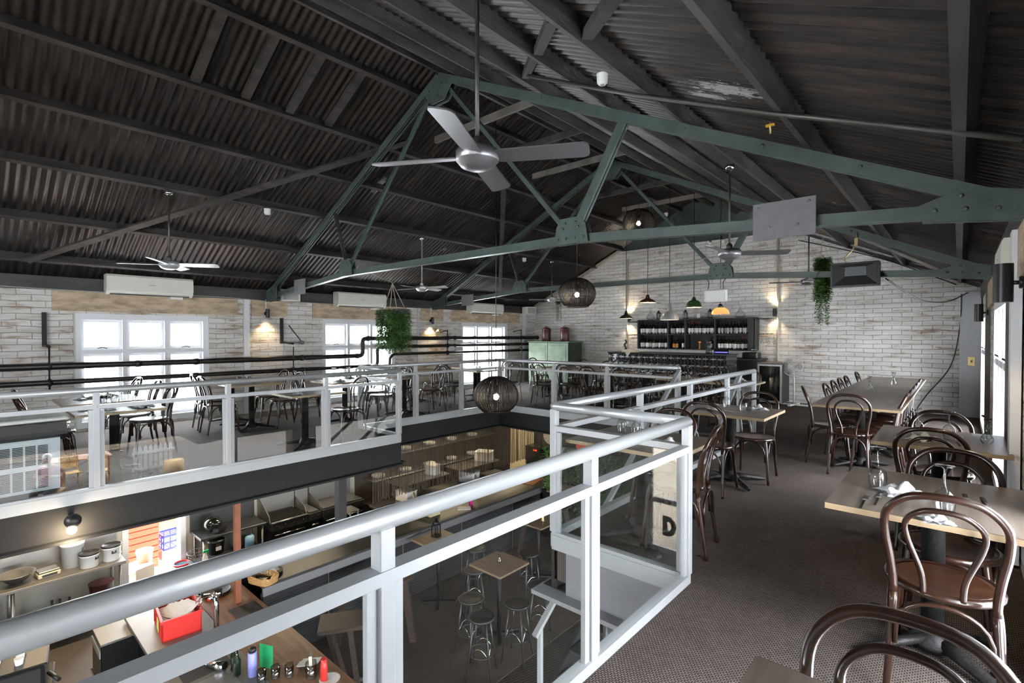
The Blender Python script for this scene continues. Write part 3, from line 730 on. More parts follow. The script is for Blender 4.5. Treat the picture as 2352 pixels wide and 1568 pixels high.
# ------------------------------------------------------------------ table ware
def mk_wine():   # stood upside down on its rim
    b = MB(); pr = [(.0305, 0), (.036, .03), (.039, .055), (.034, .085), (.018, .105), (.005, .115), (.0038, .14), (.0038, .185), (.010, .194), (.034, .200), (.034, .203), (.001, .203)]
    b.lathe(pr, 18, cap=False); return b.build('wine_glass', 'glassware')
def mk_water():
    b = MB(); b.lathe([(.026, 0), (.030, .03), (.034, .09), (.0325, .09), (.028, .012), (.001, .012)], 16, cap=False); return b.build('water_glass', 'glassware')
def mk_napkin():
    b = MB(); rnd = random.Random(3); n = 11; vs = []
    def ht(i, j):
        u, v = (i - 5) / 5, (j - 5) / 5
        return max(.003, .050 * (1 - (u * u + v * v) * .62) * (.7 + .5 * sin(5.2 * u + 2 * v)) * (.75 + .35 * cos(6.3 * v - 2 * u)) + rnd.uniform(0, .008))
    for i in range(n):
        for j in range(n):
            r = 1 + .16 * sin(3 * i + 2 * j); vs.append(((i - 5) * .017 * r, (j - 5) * .013 * r, ht(i, j)))
    fs = [(i * n + j, (i + 1) * n + j, (i + 1) * n + j + 1, i * n + j + 1) for i in range(n - 1) for j in range(n - 1)]
    b.add(vs, fs, True); m = len(vs)
    b.add([(x, y, .001) for x, y, z in vs], [(a[3], a[2], a[1], a[0]) for a in fs], True); return b.build('napkin', 'napkin')
def mk_fork():
    b = MB(); b.bar((0, -.10, .003), (0, .02, .006), .008, .003); b.bar((0, .02, .006), (0, .05, .004), .020, .003)
    for k in (-.0075, -.0025, .0025, .0075): b.bar((k, .05, .004), (k, .095, .009), .003, .002)
    return b.build('fork', 'chrome')
def mk_knife():
    b = MB(); b.bar((0, -.10, .005), (0, 0, .005), .010, .006); b.bar((0, 0, .004), (0, .11, .003), .016, .002); return b.build('knife', 'chrome')
def mk_vase():
    t = thing('bud_vase'); MB().lathe([(.022, 0), (.036, .02), (.034, .045), (.014, .075), (.011, .11), (.018, .125), (.016, .125), (.009, .11), (.011, .078), (.03, .045), (.001, .01)], 16, cap=False).build('vase', 'glassware', t)
    rnd = random.Random(5); b = MB()
    b.tube([(0, 0, .03), (.005, .0, .12), (.02, .01, .17)], .002, 5); b.tube([(0, 0, .03), (-.008, .004, .13), (-.025, -.01, .16)], .002, 5)
    for (cx, cy, cz) in ((.022, .01, .178), (-.028, -.01, .168), (.0, .012, .19)):
        for k in range(7):
            a = rnd.uniform(0, 6.28); l = rnd.uniform(.015, .03); h = rnd.uniform(-.01, .02)
            p = Vector((cx, cy, cz)); q = p + Vector((cos(a) * l, sin(a) * l, h)); w = Vector((-sin(a), cos(a), 0)) * .007; m_ = (p + q) / 2
            b.add([p, m_ + w, q, m_ - w + Vector((0, 0, .003))], [(0, 1, 2, 3)])
    b.build('sprig', 'leaf_dark', t); return t
def flat(fn):
    class Q(Proto):
        pass
    return Proto(fn)
WG, WT, NK, FK, KN, VS = Proto(mk_wine), Proto(mk_water), Proto(mk_napkin), Proto(mk_fork), Proto(mk_knife), Proto(mk_vase)
def wine(x, y, lab, z=TH, g='upturned wine glasses', s=1.): x, y = K(x, y); return WG.put((x, y, z), 0, lab, 'glass', g, (s, s, s))
def water(x, y, lab, z=TH): x, y = K(x, y); return WT.put((x, y, z), 0, lab, 'glass', 'water glasses')
def napkin(x, y, r, lab, z=TH, s=1.): x, y = K(x, y); return NK.put((x, y, z), r, lab, 'napkin', 'white cloth napkins', (s, s, s))
def fork(x, y, r, lab, z=TH): x, y = K(x, y); return FK.put((x, y, z), r, lab, 'fork', 'table forks')
def knife(x, y, r, lab, z=TH): x, y = K(x, y); return KN.put((x, y, z), r, lab, 'knife', 'table knives')
def vase(x, y, lab, z=TH): x, y = K(x, y); return VS.put((x, y, z), random.uniform(0, 6), lab, 'vase', 'small glass vases')

# ---------------- right hand mezzanine
T0 = table(-.026, .80, 0, 'dining table at the bottom right corner with only its oak corner in view', sc=(.92, 1.04, TH / .75))
T1 = table(-.08, 2.90, 0, 'nearest dining table by the right wall, set with upturned glasses')
T2 = table(-.10, 4.58, 0, 'second dining table by the right wall, with a clear vase at its window end')
chair(-.07, 1.04, 180, 'dark bentwood chair at the very bottom right, only the top of its back in view')
chair(-.045, 2.66, 2, 'brown bentwood chair seen from behind at the nearest table by the right wall')
chair(-.03, 3.12, 177, 'bentwood chair on the far side of the nearest table by the right wall')
chair(-.14, 4.33, 2, 'bentwood chair on the near side of the second table by the right wall')
chair(-.10, 4.78, 181, 'bentwood chair on the far side of the second table by the right wall')
w = 'on the nearest table by the right wall'
wine(-.28, 2.88, 'left upturned wine glass ' + w); wine(-.04, 2.66, 'right upturned wine glass ' + w)
napkin(-.19, 2.86, .6, 'crumpled white napkin between the glasses ' + w, s=1.0); napkin(-.06, 2.52, .3, 'folded white napkin at the near edge ' + w[3:], s=.6)
fork(-.30, 2.60, .0, 'fork on the left near corner of the nearest wall table'); fork(-.26, 2.68, .0, 'second fork on the left of the nearest wall table'); fork(.03, 2.92, .1, 'fork right of the glasses on the nearest wall table'); knife(.09, 2.92, .1, 'knife at the right end of the nearest wall table')
w = 'on the second table by the right wall'
wine(-.22, 4.62, 'left upturned wine glass ' + w); wine(-.05, 4.55, 'right upturned wine glass ' + w)
napkin(-.18, 4.42, 1.0, 'white napkin ' + w); vase(.14, 4.55, 'clear vase with green sprigs ' + w)
fork(.0, 4.42, .1, 'fork beside the glasses ' + w)
# long table of pushed together tables
TL = make_table(.76, .92, fr=.27)
for k in range(5):
    y = 6.44 + k * .925
    TL.put((*K(-.78, y), 0), 0, '%s table from the camera of those joined into the long table' % ORD[k], 'table', 'tables of the long row', (1.04, 1.045, TH / .75))
for k, y in enumerate((6.50, 7.02, 7.52, 8.0, 8.5, 9.5)):
    chair(-.94 if k else -1.06, y, -90 if k else -78, '%s bentwood chair from the camera along the left side of the long table' % ORD[k], 'chairs along the long table')
for k, y in enumerate((6.32, 6.86, 7.36, 7.90, 8.52)):
    chair(-.655, y, 90, '%s bentwood chair from the camera along the right side of the long table' % ORD[k], 'chairs along the long table')
chair(-.83, 6.13, 4, 'bentwood chair seen from behind at the near end of the long table')
vase(-.86, 7.9, 'nearer glass vase standing on the long table'); vase(-.70, 9.0, 'farther glass vase standing on the long table')
# table A against the corner of the balustrade
table(-1.635, 3.18, 90, 'dining table standing in the corner of the right balustrade, set with two glasses')
chair(-1.42, 3.24, 99, 'brown bentwood chair seen from the side just behind the balustrade corner')
chair(-1.66, 3.52, 182, 'bentwood chair on the far side of the table in the balustrade corner')
w = 'on the table in the balustrade corner'
wine(-1.86, 3.30, 'left upturned wine glass ' + w); wine(-1.70, 3.22, 'right upturned wine glass ' + w); napkin(-1.42, 3.10, .2, 'white napkin hanging over the end of the table at the balustrade corner')
fork(-1.58, 3.02, -1.0, 'shiny fork ' + w); knife(-1.62, 3.0, -1.1, 'knife beside the shiny fork ' + w)
# table B behind it
table(-1.64, 4.98, 90, 'dining table beside the right balustrade, with a napkin and two upturned glasses')
chair(-1.68, 4.62, 2, 'bentwood chair seen from behind at the table beside the right balustrade')
chair(-1.50, 5.22, 184, 'bentwood chair on the far side of the table beside the right balustrade')
w = 'on the table beside the right balustrade'
wine(-1.72, 5.12, 'left upturned wine glass ' + w); wine(-1.52, 4.98, 'right upturned wine glass ' + w); napkin(-1.44, 5.14, .8, 'white napkin behind the glasses ' + w)
fork(-1.80, 4.92, 1.2, 'fork ' + w); knife(-1.60, 4.84, -1.3, 'knife ' + w); napkin(-1.76, 4.86, .1, 'small white napkin left of the fork ' + w, s=.6)

# ---------------- left mezzanine
def setting(cx, cy, place, n=2, nap=2, z=TH, seed=0, dx=.22, dy=.22):
    r = random.Random(seed); sides = [('near left', -dx, -dy), ('near right', dx, -dy), ('far left', -dx, dy), ('far right', dx, dy)]
    for i in range(n):
        s_, ax, ay = sides[i % 4]; wine(cx + ax * .5 + r.uniform(-.03, .03), cy + ay * .6, 'upturned wine glass at the %s of the table %s' % (s_, place), z)
    for i in range(nap):
        s_, ax, ay = sides[(i + 1) % 4]; napkin(cx + ax, cy + ay, r.uniform(0, 3), 'white napkin at the %s of the table %s' % (s_, place), z, .9)
        fork(cx + ax - .05, cy + ay - .06, r.uniform(0, 3), 'fork at the %s of the table %s' % (s_, place), z)
# nearest left table, big and full of glasses
PA = 'nearest the camera on the left mezzanine'
table(-6.56, 1.12, 90, 'dining table by the left balustrade crowded with glasses and napkins'); table(-7.50, 1.14, 90, 'dining table under the first left window, crowded with glasses')
for i, (x, y) in enumerate(((-6.98, 1.10), (-6.86, 1.18), (-7.06, 1.22), (-7.18, 1.08), (-7.30, 1.24), (-7.16, 1.32), (-7.46, 1.14), (-6.76, 1.10))):
    (wine if i % 3 else water)(x, y, '%s glass in the cluster on the crowded left table' % ORD[i])
for i, (x, y) in enumerate(((-6.30, 1.02), (-6.50, .92), (-6.34, 1.32), (-6.58, 1.30), (-7.62, 1.02), (-7.7, 1.26))):
    napkin(x, y, i * 1.1, '%s crumpled napkin on the crowded left table' % ORD[i]); fork(x + .12, y + .03, i * .9, '%s fork on the crowded left table' % ORD[i])
vase(-7.05, 1.40, 'small vase among the glasses on the crowded left table')
chair(-7.22, .70, 4, 'brown bentwood chair beside the grey cooler, nearest the left balustrade'); chair(-7.95, .74, 2, 'brown bentwood chair behind the one beside the grey cooler')
chair(-7.50, 1.62, 182, 'bentwood chair against the glare of the first left window, nearest the balustrade'); chair(-8.10, 1.58, 178, 'bentwood chair against the first left window, second from the balustrade'); chair(-8.85, 1.52, 184, 'bentwood chair against the first left window, nearest the wall')
# second table
table(-8.32, 3.14, 0, 'dining table right of the first left window, set with tumblers')
table(-9.16, 3.14, 0, 'dining table by the wall between the first and second left windows')
chair(-8.86, 2.76, -5, 'left one of the two bentwood chairs right of the first left window'); chair(-8.34, 2.72, 0, 'right one of the two bentwood chairs right of the first left window')
chair(-8.12, 3.56, 180, 'bentwood chair on the right side of the tumbler table'); chair(-8.86, 3.62, 176, 'bentwood chair by the wall below the left wall lamp')
PB = 'right of the first left window'
for i, (x, y) in enumerate(((-8.48, 3.02), (-8.42, 3.14), (-8.24, 3.24), (-8.14, 3.12))): water(x, y, '%s tumbler on the table %s' % (ORD[i], PB))
napkin(-8.60, 2.95, .3, 'napkin on the table ' + PB); napkin(-8.26, 2.92, 1.3, 'second napkin on the table ' + PB)
# third table by balustrade
table(-6.48, 3.12, 90, 'dining table standing alone at the left balustrade, on a cross-shaped base')
chair(-6.44, 3.68, 182, 'bentwood chair in front of the left balustrade corner'); setting(-6.44, 3.12, 'standing alone at the left balustrade', 1, 1, seed=2)
# fourth behind
table(-7.62, 4.35, 0, 'dining table before the second left window, set with a cluster of glasses'); setting(-7.62, 4.35, 'before the second left window', 4, 3, seed=3)
chair(-8.36, 4.16, -8, 'bentwood chair by the wall left of the second left window'); chair(-7.50, 4.98, 180, 'bentwood chair on the far side of the table before the second left window')
# fifth, behind the jog
table(-7.62, 5.55, 90, 'dining table behind the glass corner of the left balustrade'); setting(-7.62, 5.55, 'behind the glass corner', 3, 2, seed=4)
chair(-8.10, 5.20, -60, 'bentwood chair behind the glass corner, nearest the second left window'); chair(-7.56, 6.10, 182, 'bentwood chair just right of the hanging plant, nearest the balustrade'); chair(-8.25, 5.95, 230, 'bentwood chair under the hanging plant by the wall')
# sixth by wall
table(-9.10, 6.75, 0, 'dining table against the wall right of the second left window'); setting(-9.1, 6.75, 'right of the second left window', 2, 1, seed=5)
chair(-8.62, 7.05, 95, 'bentwood chair by the wall under the second left wall lamp'); chair(-9.10, 6.15, 0, 'bentwood chair against the second left window, near the wall')
# seventh before window 3
table(-7.78, 7.62, 0, 'dining table before the third left window, nearest the rattan lantern'); table(-8.5, 8.2, 0, 'dining table against the third left window'); setting(-7.78, 7.62, 'nearest the rattan lantern', 2, 2, seed=6)
chair(-7.85, 6.96, 0, 'bentwood chair seen side on at the foot of the third left window'); chair(-8.45, 7.45, -8, 'bentwood chair by the wall before the third left window'); chair(-7.42, 8.22, 190, 'bentwood chair behind the rattan lantern'); chair(-8.30, 8.85, 175, 'bentwood chair at the far side of the third left window table')
# far mezzanine rows
k = 0
for j, (x, y) in enumerate(((-7.0, 9.55), (-6.15, 9.35), (-5.30, 8.95), (-4.45, 8.75), (-3.60, 8.55), (-2.75, 8.40))):
    where = ('left of the green cabinet', 'before the green cabinet', 'before the bar left end', 'before the bar left half', 'before the bar middle', 'before the bar right end')[j]
    table(x, y, 90 if j % 2 else 0, 'far mezzanine dining table ' + where)
    setting(x, y, where, 3 if j > 1 else 2, 1, seed=20 + j)
    chair(x - .05, y - .56, 4 - j, 'bentwood chair turned away from the camera at the far table ' + where)
    chair(x + .05, y + .58, 181 + j, 'bentwood chair facing the camera at the far table ' + where)
chair(-6.55, 8.35, -35, 'bentwood chair turned sideways behind the far balustrade left of the green cabinet'); chair(-8.2, 10.3, -90, 'bentwood chair in the far left corner before the green cabinet')
# ------------------------------------------------------------------ ceiling fans
def fan(x, y, z, ztop, ang, R_, label, mats=('fan_metal', 'fan_rod'), nb=4):
    t = thing('ceiling_fan', (x, y, z), ang, label, 'ceiling fan', 'metal ceiling fans'); s = R_ / .62
    MB().lathe([(.001, -.062), (.05, -.058), (.09, -.042), (.112, -.015), (.116, -.012), (.116, .035), (.10, .05), (.03, .055), (.001, .055)], 32).build('motor_housing', mats[0], t)
    MB().lathe([(.034, .05), (.030, .10), (.014, .12)], 16).build('canopy', mats[1], t)
    MB().tube([(0, 0, .08), (0, 0, ztop - z)], .0115, 10).build('down_rod', mats[1], t)
    MB().lathe([(.05, ztop - z - .01), (.045, ztop - z - .045), (.012, ztop - z - .06)], 16).build('ceiling_cup', 'chrome', t)
    for k in range(nb):
        a = k * 2 * PI / nb; b = MB(); n = 9; vs = []; T = math.radians(-13)
        out = []
        r0, r1 = .10, R_
        prof = [(r0, -.045), (r0 + .05, -.055), (r1 - .03, -.062), (r1 - .008, -.052), (r1, -.035), (r1, .035), (r1 - .008, .052), (r1 - .03, .062), (r0 + .05, .055), (r0, .045)]
        up = []; lo = []
        for (r, w) in prof:
            zz = w * math.tan(T) + .008; p = (r * cos(a) - w * sin(a), r * sin(a) + w * cos(a))
            up.append((*p, zz + .004)); lo.append((*p, zz - .004))
        m_ = len(prof); b.add(up + lo, [tuple(range(m_)), tuple(range(2 * m_ - 1, m_ - 1, -1))] + [(i, m_ + i, m_ + (i + 1) % m_, (i + 1) % m_) for i in range(m_)])
        b.build('fan_blade', mats[0], t)
    return t
R = math.radians
fan(-1.95, 1.90, 2.42, zp(-1.95) + .05, R(30), .60, 'large grey metal ceiling fan in the middle foreground')
fan(-7.70, 1.90, 2.38, zp(-7.7) + .0, R(57), .58, 'ceiling fan above the first left window, left side of the photo', ('rail_silver', 'fan_rod'))
fan(-7.70, 6.02, 2.36, zp(-7.7), R(14), .58, 'ceiling fan between the second and third left windows', ('rail_silver', 'rail_silver'))
fan(-7.70, 10.12, 2.36, zp(-7.7), R(40), .58, 'small distant ceiling fan just left of the rattan lantern', ('rail_silver', 'fan_rod'))
fan(-1.86, 5.60, 2.34, zp(-1.86), R(31), .60, 'ceiling fan in front of the brick gable above the amber lamp', ('fan_metal', 'fan_rod'), 3)
fan(-1.93, 9.75, 2.37, zp(-1.93), R(18), .60, 'ceiling fan beside the hanging plant near the gable wall', ('fan_metal', 'fan_rod'))

# ------------------------------------------------------------------ air conditioners, speakers
def ac(x, y0, y1, z0, z1, label, side=1, grp='wall mounted air conditioners', dd=.22):
    t = thing('air_conditioner', (x, (y0 + y1) / 2, z0), 0, label, 'air conditioner', grp); w = (y1 - y0) / 2; h = z1 - z0; d = dd * side
    b = MB(); pr = [(0, 0), (d * .62, 0), (d * .9, h * .14), (d, h * .35), (d * .97, h * .9), (d * .85, h), (0, h)]
    b.prism(pr, 'y', -w, w)
    # prism on y maps (x,z)
    b.build('housing', 'ac_white', t)
    b = MB(); b.bar((d * .64, -w + .05, .006), (d * .64, w - .05, .006), .05, .012, (0, 0, 1)); b.build('air_slot', 'black', t)
    b = MB(); b.bar((d * .96, -w + .03, h * .2), (d * .96, w - .03, h * .2), .02, .02, (0, 0, 1)); b.build('louvre', 'ac_white', t)
    b = MB(); b.box(min(d * .3, d * .8), max(d * .3, d * .8), w * .45, w * .75, -.035, .0); b.build('drain_tray', 'plastic_white', t)
    b = MB(); b.box(min(d * 1.0, d * 1.01), max(d * 1.0, d * 1.01), -.04, .04, h * .52, h * .55); b.build('badge', 'label_grey', t)
    return t
ac(XL + .03, 1.58, 2.74, 2.10, 2.41, 'cream air conditioner above the first left window'); ac(XL + .03, 5.40, 6.58, 2.07, 2.38, 'cream air conditioner above the second left window'); ac(XL + .03, 9.25, 10.5, 2.05, 2.34, 'cream air conditioner above the third left window')
ac(XR, 4.70, 5.50, 1.90, 2.12, 'air conditioner on the right wall seen end on at the right edge', -1, dd=.10)
def speaker(x, y, z, label, s=1.):
    t = thing('loudspeaker', (x, y, z), R(-20), label, 'speaker', 'white wall speakers')
    b = MB(); b.prism([(-.10, -.19), (.12, -.17), (.15, -.08), (.15, .08), (.12, .17), (-.10, .19)], 'z', -.11, .11); b.build('cabinet', 'ac_white', t)
    b = MB(); b.box(.148, .156, -.13, .13, -.09, .09); b.build('grille', 'label_grey', t)
speaker(XL + .26, 4.38, 2.23, 'white loudspeaker behind the left end of the nearest truss'); speaker(XL + .26, 11.62, 2.20, 'white loudspeaker in the far left corner under the roof')

# ------------------------------------------------------------------ sconces
def sconce(x, y, z, face, label, up=False, s=1.0, energy=9.):
    # face: outward normal (dx,dy)
    t = thing('wall_lamp', (x, y, z), 0, label, 'wall lamp', 'black cylinder wall lamps'); dx, dy = face; o = .085
    b = MB(); b.lathe([(.034 * s, -.085 * s), (.034 * s, .085 * s)], 20, (dx * o, dy * o, 0), cap=False); b.lathe([(.030 * s, .083 * s), (.030 * s, -.06 * s)], 20, (dx * o, dy * o, 0), cap=False)
    if not up: b.lathe([(.034 * s, .085 * s), (.001, .0851 * s)], 20, (dx * o, dy * o, 0), cap=False)
    b.build('lamp_body', 'black_metal', t)
    b = MB(); b.tube([(0, 0, 0), (dx * (o - .03), dy * (o - .03), 0)], .012, 8); b.tube([(0, 0, 0), (dx * .02, dy * .02, 0)], .035, 16); b.build('bracket', 'black_metal', t)
    b = MB(); b.lathe([(.001, -.055 * s), (.027 * s, -.055 * s)], 16, (dx * o, dy * o, 0), cap=False)
    if up: b.lathe([(.027 * s, .06 * s), (.001, .06 * s)], 16, (dx * o, dy * o, 0), cap=False)
    b.build('bulb', 'bulb_small', t)
    for k, zz in enumerate((-.09, .09) if up else (-.09,)):
        l = bpy.data.lights.new('lamp_light', 'SPOT'); l.energy = energy; l.color = (1., .76, .45); l.spot_size = R(105); l.spot_blend = .9; l.shadow_soft_size = .02
        ob = bpy.data.objects.new('lamp_light', l); COL.objects.link(ob); ob.location = (x + dx * o, y + dy * o, z + zz * s)
        if k == 1: ob.rotation_euler = (PI, 0, 0)
sconce(XL + .02, 4.02, 1.88, (1, 0), 'black cylinder lamp lighting the left wall between the first two windows')
sconce(XL + .02, 8.03, 1.83, (1, 0), 'black cylinder lamp on the left wall between the second and third windows')
sconce(-6.62, YF - .01, 1.90, (0, -1), 'black up and down lamp on the gable wall left of the bottle shelf', True, 1., 7.)
sconce(-3.05, YF - .01, 1.97, (0, -1), 'black up and down lamp on the gable wall right of the bottle shelf', True, 1., 7.)
sconce(XR - .05, 8.05, 1.73, (-1, 0), 'small black cylinder lamp on the right wall near the far corner', False, 1.2, 4.)
sconce(XR - .03, 4.06, 1.77, (-1, 0), 'large black cylinder lamp on the right wall at the right edge', False, 1.3, 5.)
# conduits
def pipe(name, pts, r, mat, label, cat='pipe', group=None, n=8, k=0):
    b = MB(); b.tube(spline(pts, k) if k else pts, r, n); return tag(b.build(name, mat), label, cat, group)
pipe('conduit', [(-6.70, YF - .02, .3), (-6.70, YF - .02, 3.5)], .022, 'cloth_cream', 'painted conduit on the gable wall left of the bottle shelf')
pipe('conduit', [(-3.0, YF - .02, 0), (-3.0, YF - .02, 3.68)], .026, 'cloth_cream', 'painted conduit on the gable wall right of the bottle shelf')
pipe('conduit', [(XL + .03, 4.02, 1.96), (XL + .03, 4.02, 2.15)], .012, 'plastic_white', 'short white conduit above the nearer left wall lamp')
pipe('conduit', [(XL + .03, 8.03, 1.92), (XL + .03, 8.03, 2.15)], .012, 'plastic_white', 'short white conduit above the farther left wall lamp')
pipe('roof_conduit', [(-2.85, 3.40, zp(-2.85) - .03), (-1.8, 3.40, zp(-1.8) - .03), (-.85, 3.27, zp(-.85) - .03), (.2, 3.1, zp(.2) - .0)], .016, 'fan_rod', 'thin metal conduit crossing the right roof slope above the nearest truss')
pipe('cable', [(XL + .06, .0, 2.16), (XL + .08, 1.5, 2.13), (XL + .08, 3.0, 2.15), (XL + .07, 4.0, 2.12)], .008, 'label_grey', 'pale cable lying along the top of the left wall', 'cable', k=5)
pipe('cable', [(-.72, 8.05, 2.20), (-.45, 9.0, 1.98), (-.25, 10.3, 1.98), (-.1, 11.3, 2.06), (.1, 12.0, 2.22)], .009, 'black', 'black cable sagging from the heater to the far right corner', 'cable', 'black cables at the far right corner', k=6)
pipe('cable', [(.02, 12.05, 2.2), (.0, 12.1, 1.6), (-.12, 12.1, .9), (-.45, 12.1, .35), (-.62, 12.1, .02)], .009, 'black', 'black cable hanging down the gable wall at the far right corner', 'cable', 'black cables at the far right corner', k=6)
pipe('cable', [(-2.6, 12.14, 3.5), (-1.2, 12.1, 2.98), (-.05, 12.14, 2.38)], .010, 'black', 'black cable running down under the right slope of the gable wall', 'cable', k=5)

# big black service pipes on brackets along the left wall
X_ = XL + .30
def elbow_path(z0, z1, yb, r=.12):
    return [(X_, yb - r, z0), (X_, yb - r * .3, z0 + r * .1), (X_, yb, z0 + r * .6), (X_, yb, (z0 + z1) / 2), (X_, yb, z1 - r * .6), (X_, yb + r * .3, z1 - r * .1), (X_, yb + r, z1)]
def big_pipe(z0, z1, yb, ye, r, label):
    t = thing('service_pipe', (0, 0, 0), 0, label, 'pipe', 'black pipes along the left wall')
    MB().tube([(X_, YN + .1, z0)] + spline(elbow_path(z0, z1, yb), 4) + [(X_, ye, z1)], r, 14).build('pipe', 'black_pipe', t)
    for (y, z) in [(y, z0) for y in (1.95, 2.75, 4.6)] + [(yb - .13, z0), (yb + .14, z1)] + [(y, z1) for y in (8.6, 10.6)]:
        if y < ye: MB().tube([(X_, y - .035, z), (X_, y + .035, z)], r * 1.18, 14).build('coupling', 'black_pipe', t)
    MB().tube([(X_, ye - .01, z1), (X_, ye + .015, z1)], r * 1.25, 14).build('end_cap', 'black_pipe', t)
big_pipe(1.02, 1.39, 5.93, 11.95, .048, 'highest black pipe along the left wall with an S bend at the second window')
big_pipe(.79, 1.20, 6.30, 11.6, .038, 'middle black pipe along the left wall, stepping up before the hanging plant')
t = thing('service_pipe', (0, 0, 0), 0, 'lowest black pipe along the left wall right of the hanging plant', 'pipe', 'black pipes along the left wall')
MB().tube([(X_, 6.62, .50)] + spline([(X_, 6.62, .85), (X_, 6.64, .95), (X_, 6.72, 1.02), (X_, 6.82, 1.03)], 4) + [(X_, 11.6, 1.02)], .033, 12).build('pipe', 'black_pipe', t)
for i, (y, za, zb) in enumerate(((.92, .66, 1.32), (4.42, .70, 1.26), (8.35, .98, 1.62), (11.2, .98, 1.66))):
    t = thing('pipe_bracket', (0, 0, 0), 0, 'rusty vertical bracket holding the black pipes, %s from the left' % ORD[i], 'bracket', 'pipe brackets on the left wall')
    MB().tube([(X_, y, za), (X_, y, zb - .02)], .012, 8).build('rod', 'black_iron', t)
    if i < 2:
        MB().box(XL, XL + .05, y - .13 if i else y - .05, y - .08 if i else y, 1.30, 1.80).build('channel', 'black_iron', t)
        MB().tube([(XL + .03, y - .10 if i else y - .03, 1.33), (X_, y, 1.30)], .02, 8).build('arm', 'black_iron', t)
    else:
        MB().tube([(XL, y - .02, zb - .1), (X_ - .02, y - .08, zb - .05), (X_, y, zb - .05)], .012, 8).build('arm', 'black_iron', t)
    for z in ((1.02, .79) if i < 2 else (1.39, 1.20, 1.02)): MB().tube([(X_, y - .02, z), (X_, y + .02, z)], .056, 12).build('pipe_clamp', 'black_iron', t)
t = thing('swing_arm', (XL + .04, 4.45, 1.66), 0, 'rusty arm with a grey head fixed to the left wall by the channel', 'wall fitting')
MB().tube([(0, 0, 0), (.12, .18, -.30)], .010, 6).build('arm', 'black_iron', t); MB().sphere((.12, .20, -.34), .05, 12, 8, (1, 1.2, .8)).build('head', 'plate_grey', t)
t = thing('house_lantern', (XL + .30, 8.08, 1.50), 0, 'small house-shaped lantern standing on the highest pipe below the far left wall lamp', 'lantern')
b = MB(); w = .05
for (a, c) in ((-w, -w), (w, -w), (w, w), (-w, w)): b.bar((a, c, -.07), (a, c, .06), .008, .008)
b.box(-w, w, -w, w, -.075, -.067); b.build('frame', 'brass', t); MB().prism([(-.065, .06), (.065, .06), (0, .12)], 'x', -w, w).build('roof', 'brass', t)

# ------------------------------------------------------------------ smoke detectors, valve tags
for i, (x, y, z, l, s) in enumerate(((-1.83, 2.97, 3.22, 'white smoke detector on the purlin at top right', .82), (-7.68, 3.14, 3.31, 'small white smoke detector under the left roof slope', 1.), (-7.70, 9.05, 3.26, 'distant white smoke detector under the left roof slope', 1.), (-5.3, 11.5, 4.38, 'distant white smoke detector near the ridge', 1.))):
    t = thing('smoke_detector', (x, y, z), 0, l, 'smoke detector', 'white smoke detectors')
    MB().lathe([(.001, -.058 * s), (.030 * s, -.056 * s), (.044 * s, -.04 * s), (.047 * s, .02 * s), (.05 * s, .03 * s)], 20).build('body', 'plastic_white', t)
    MB().lathe([(.016 * s, -.061 * s), (.016 * s, -.056 * s)], 12).build('vent', 'label_grey', t)
t = thing('valve', (-1.06, 4.06, 3.02), 0, 'yellow-handled brass gas valve below the nearest truss rafter', 'valve')
MB().tube([(0, 0, -.06), (0, 0, .11)], .009, 8).build('stem', 'brass', t); MB().box(-.03, .03, -.01, .01, -.005, .012).build('handle', 'yellow', t)
# hanging gas heater
t = thing('radiant_heater', (-1.04, 8.0, 2.27), 0, 'black boxy radiant heater hanging from the farther truss', 'heater')
b = MB(); w, h, d = .26, .15, .14
b.prism([(-w, -h), (w, -h), (w, h), (-w, h)], 'y', 0, d); b.build('housing', 'black_metal', t)
b = MB()
for (p, q) in (((-w, -h), (w, -h)), ((w, -h), (w, h)), ((w, h), (-w, h)), ((-w, h), (-w, -h))): b.bar((p[0], -.03, p[1]), (q[0], -.03, q[1]), .022, .06, (0, 1, 0))
b.build('rim', 'black_metal', t)
b = MB(); A = [(-w, -h), (w, -h), (w, h), (-w, h)]; B_ = [(-w * .45, -h * .1), (w * .45, -h * .1), (w * .45, h * .7), (-w * .45, h * .7)]
b.add([(p[0], -.05, p[1]) for p in A] + [(p[0], -.004, p[1]) for p in B_], [(i, (i + 1) % 4, 4 + (i + 1) % 4, 4 + i) for i in range(4)] + [(4, 5, 6, 7)]); b.build('reflector', 'dark_steel', t)
MB().tube(spline([(-.1, .06, h), (-.13, .06, h + .08), (-.05, .06, h + .18), (.0, .06, h + .3), (0, .06, h + .42)], 5), .008, 7).build('gas_hose', 'brass', t)
MB().box(-.02, .02, .04, .08, h + .24, h + .34).build('valve', 'brass', t)
# white tablet-like panel hanging from the farther truss
t = thing('hanging_speaker', (-2.87, 8.02, 2.09), R(3), 'white rounded speaker box hanging on two short cables below the farther truss', 'speaker')
MB().cbox(-.175, .175, -.035, .035, -.10, .10, .02).build('casing', 'plastic_white', t); MB().cbox(-.15, .15, -.045, -.03, -.08, .08, .01).build('front', 'label_white', t)
for x in (-.12, .12): MB().tube(spline([(x, 0, .1), (x * .9, .02, .2), (x * 1.2, .04, .27)], 4), .006, 6).build('cable', 'black', t)

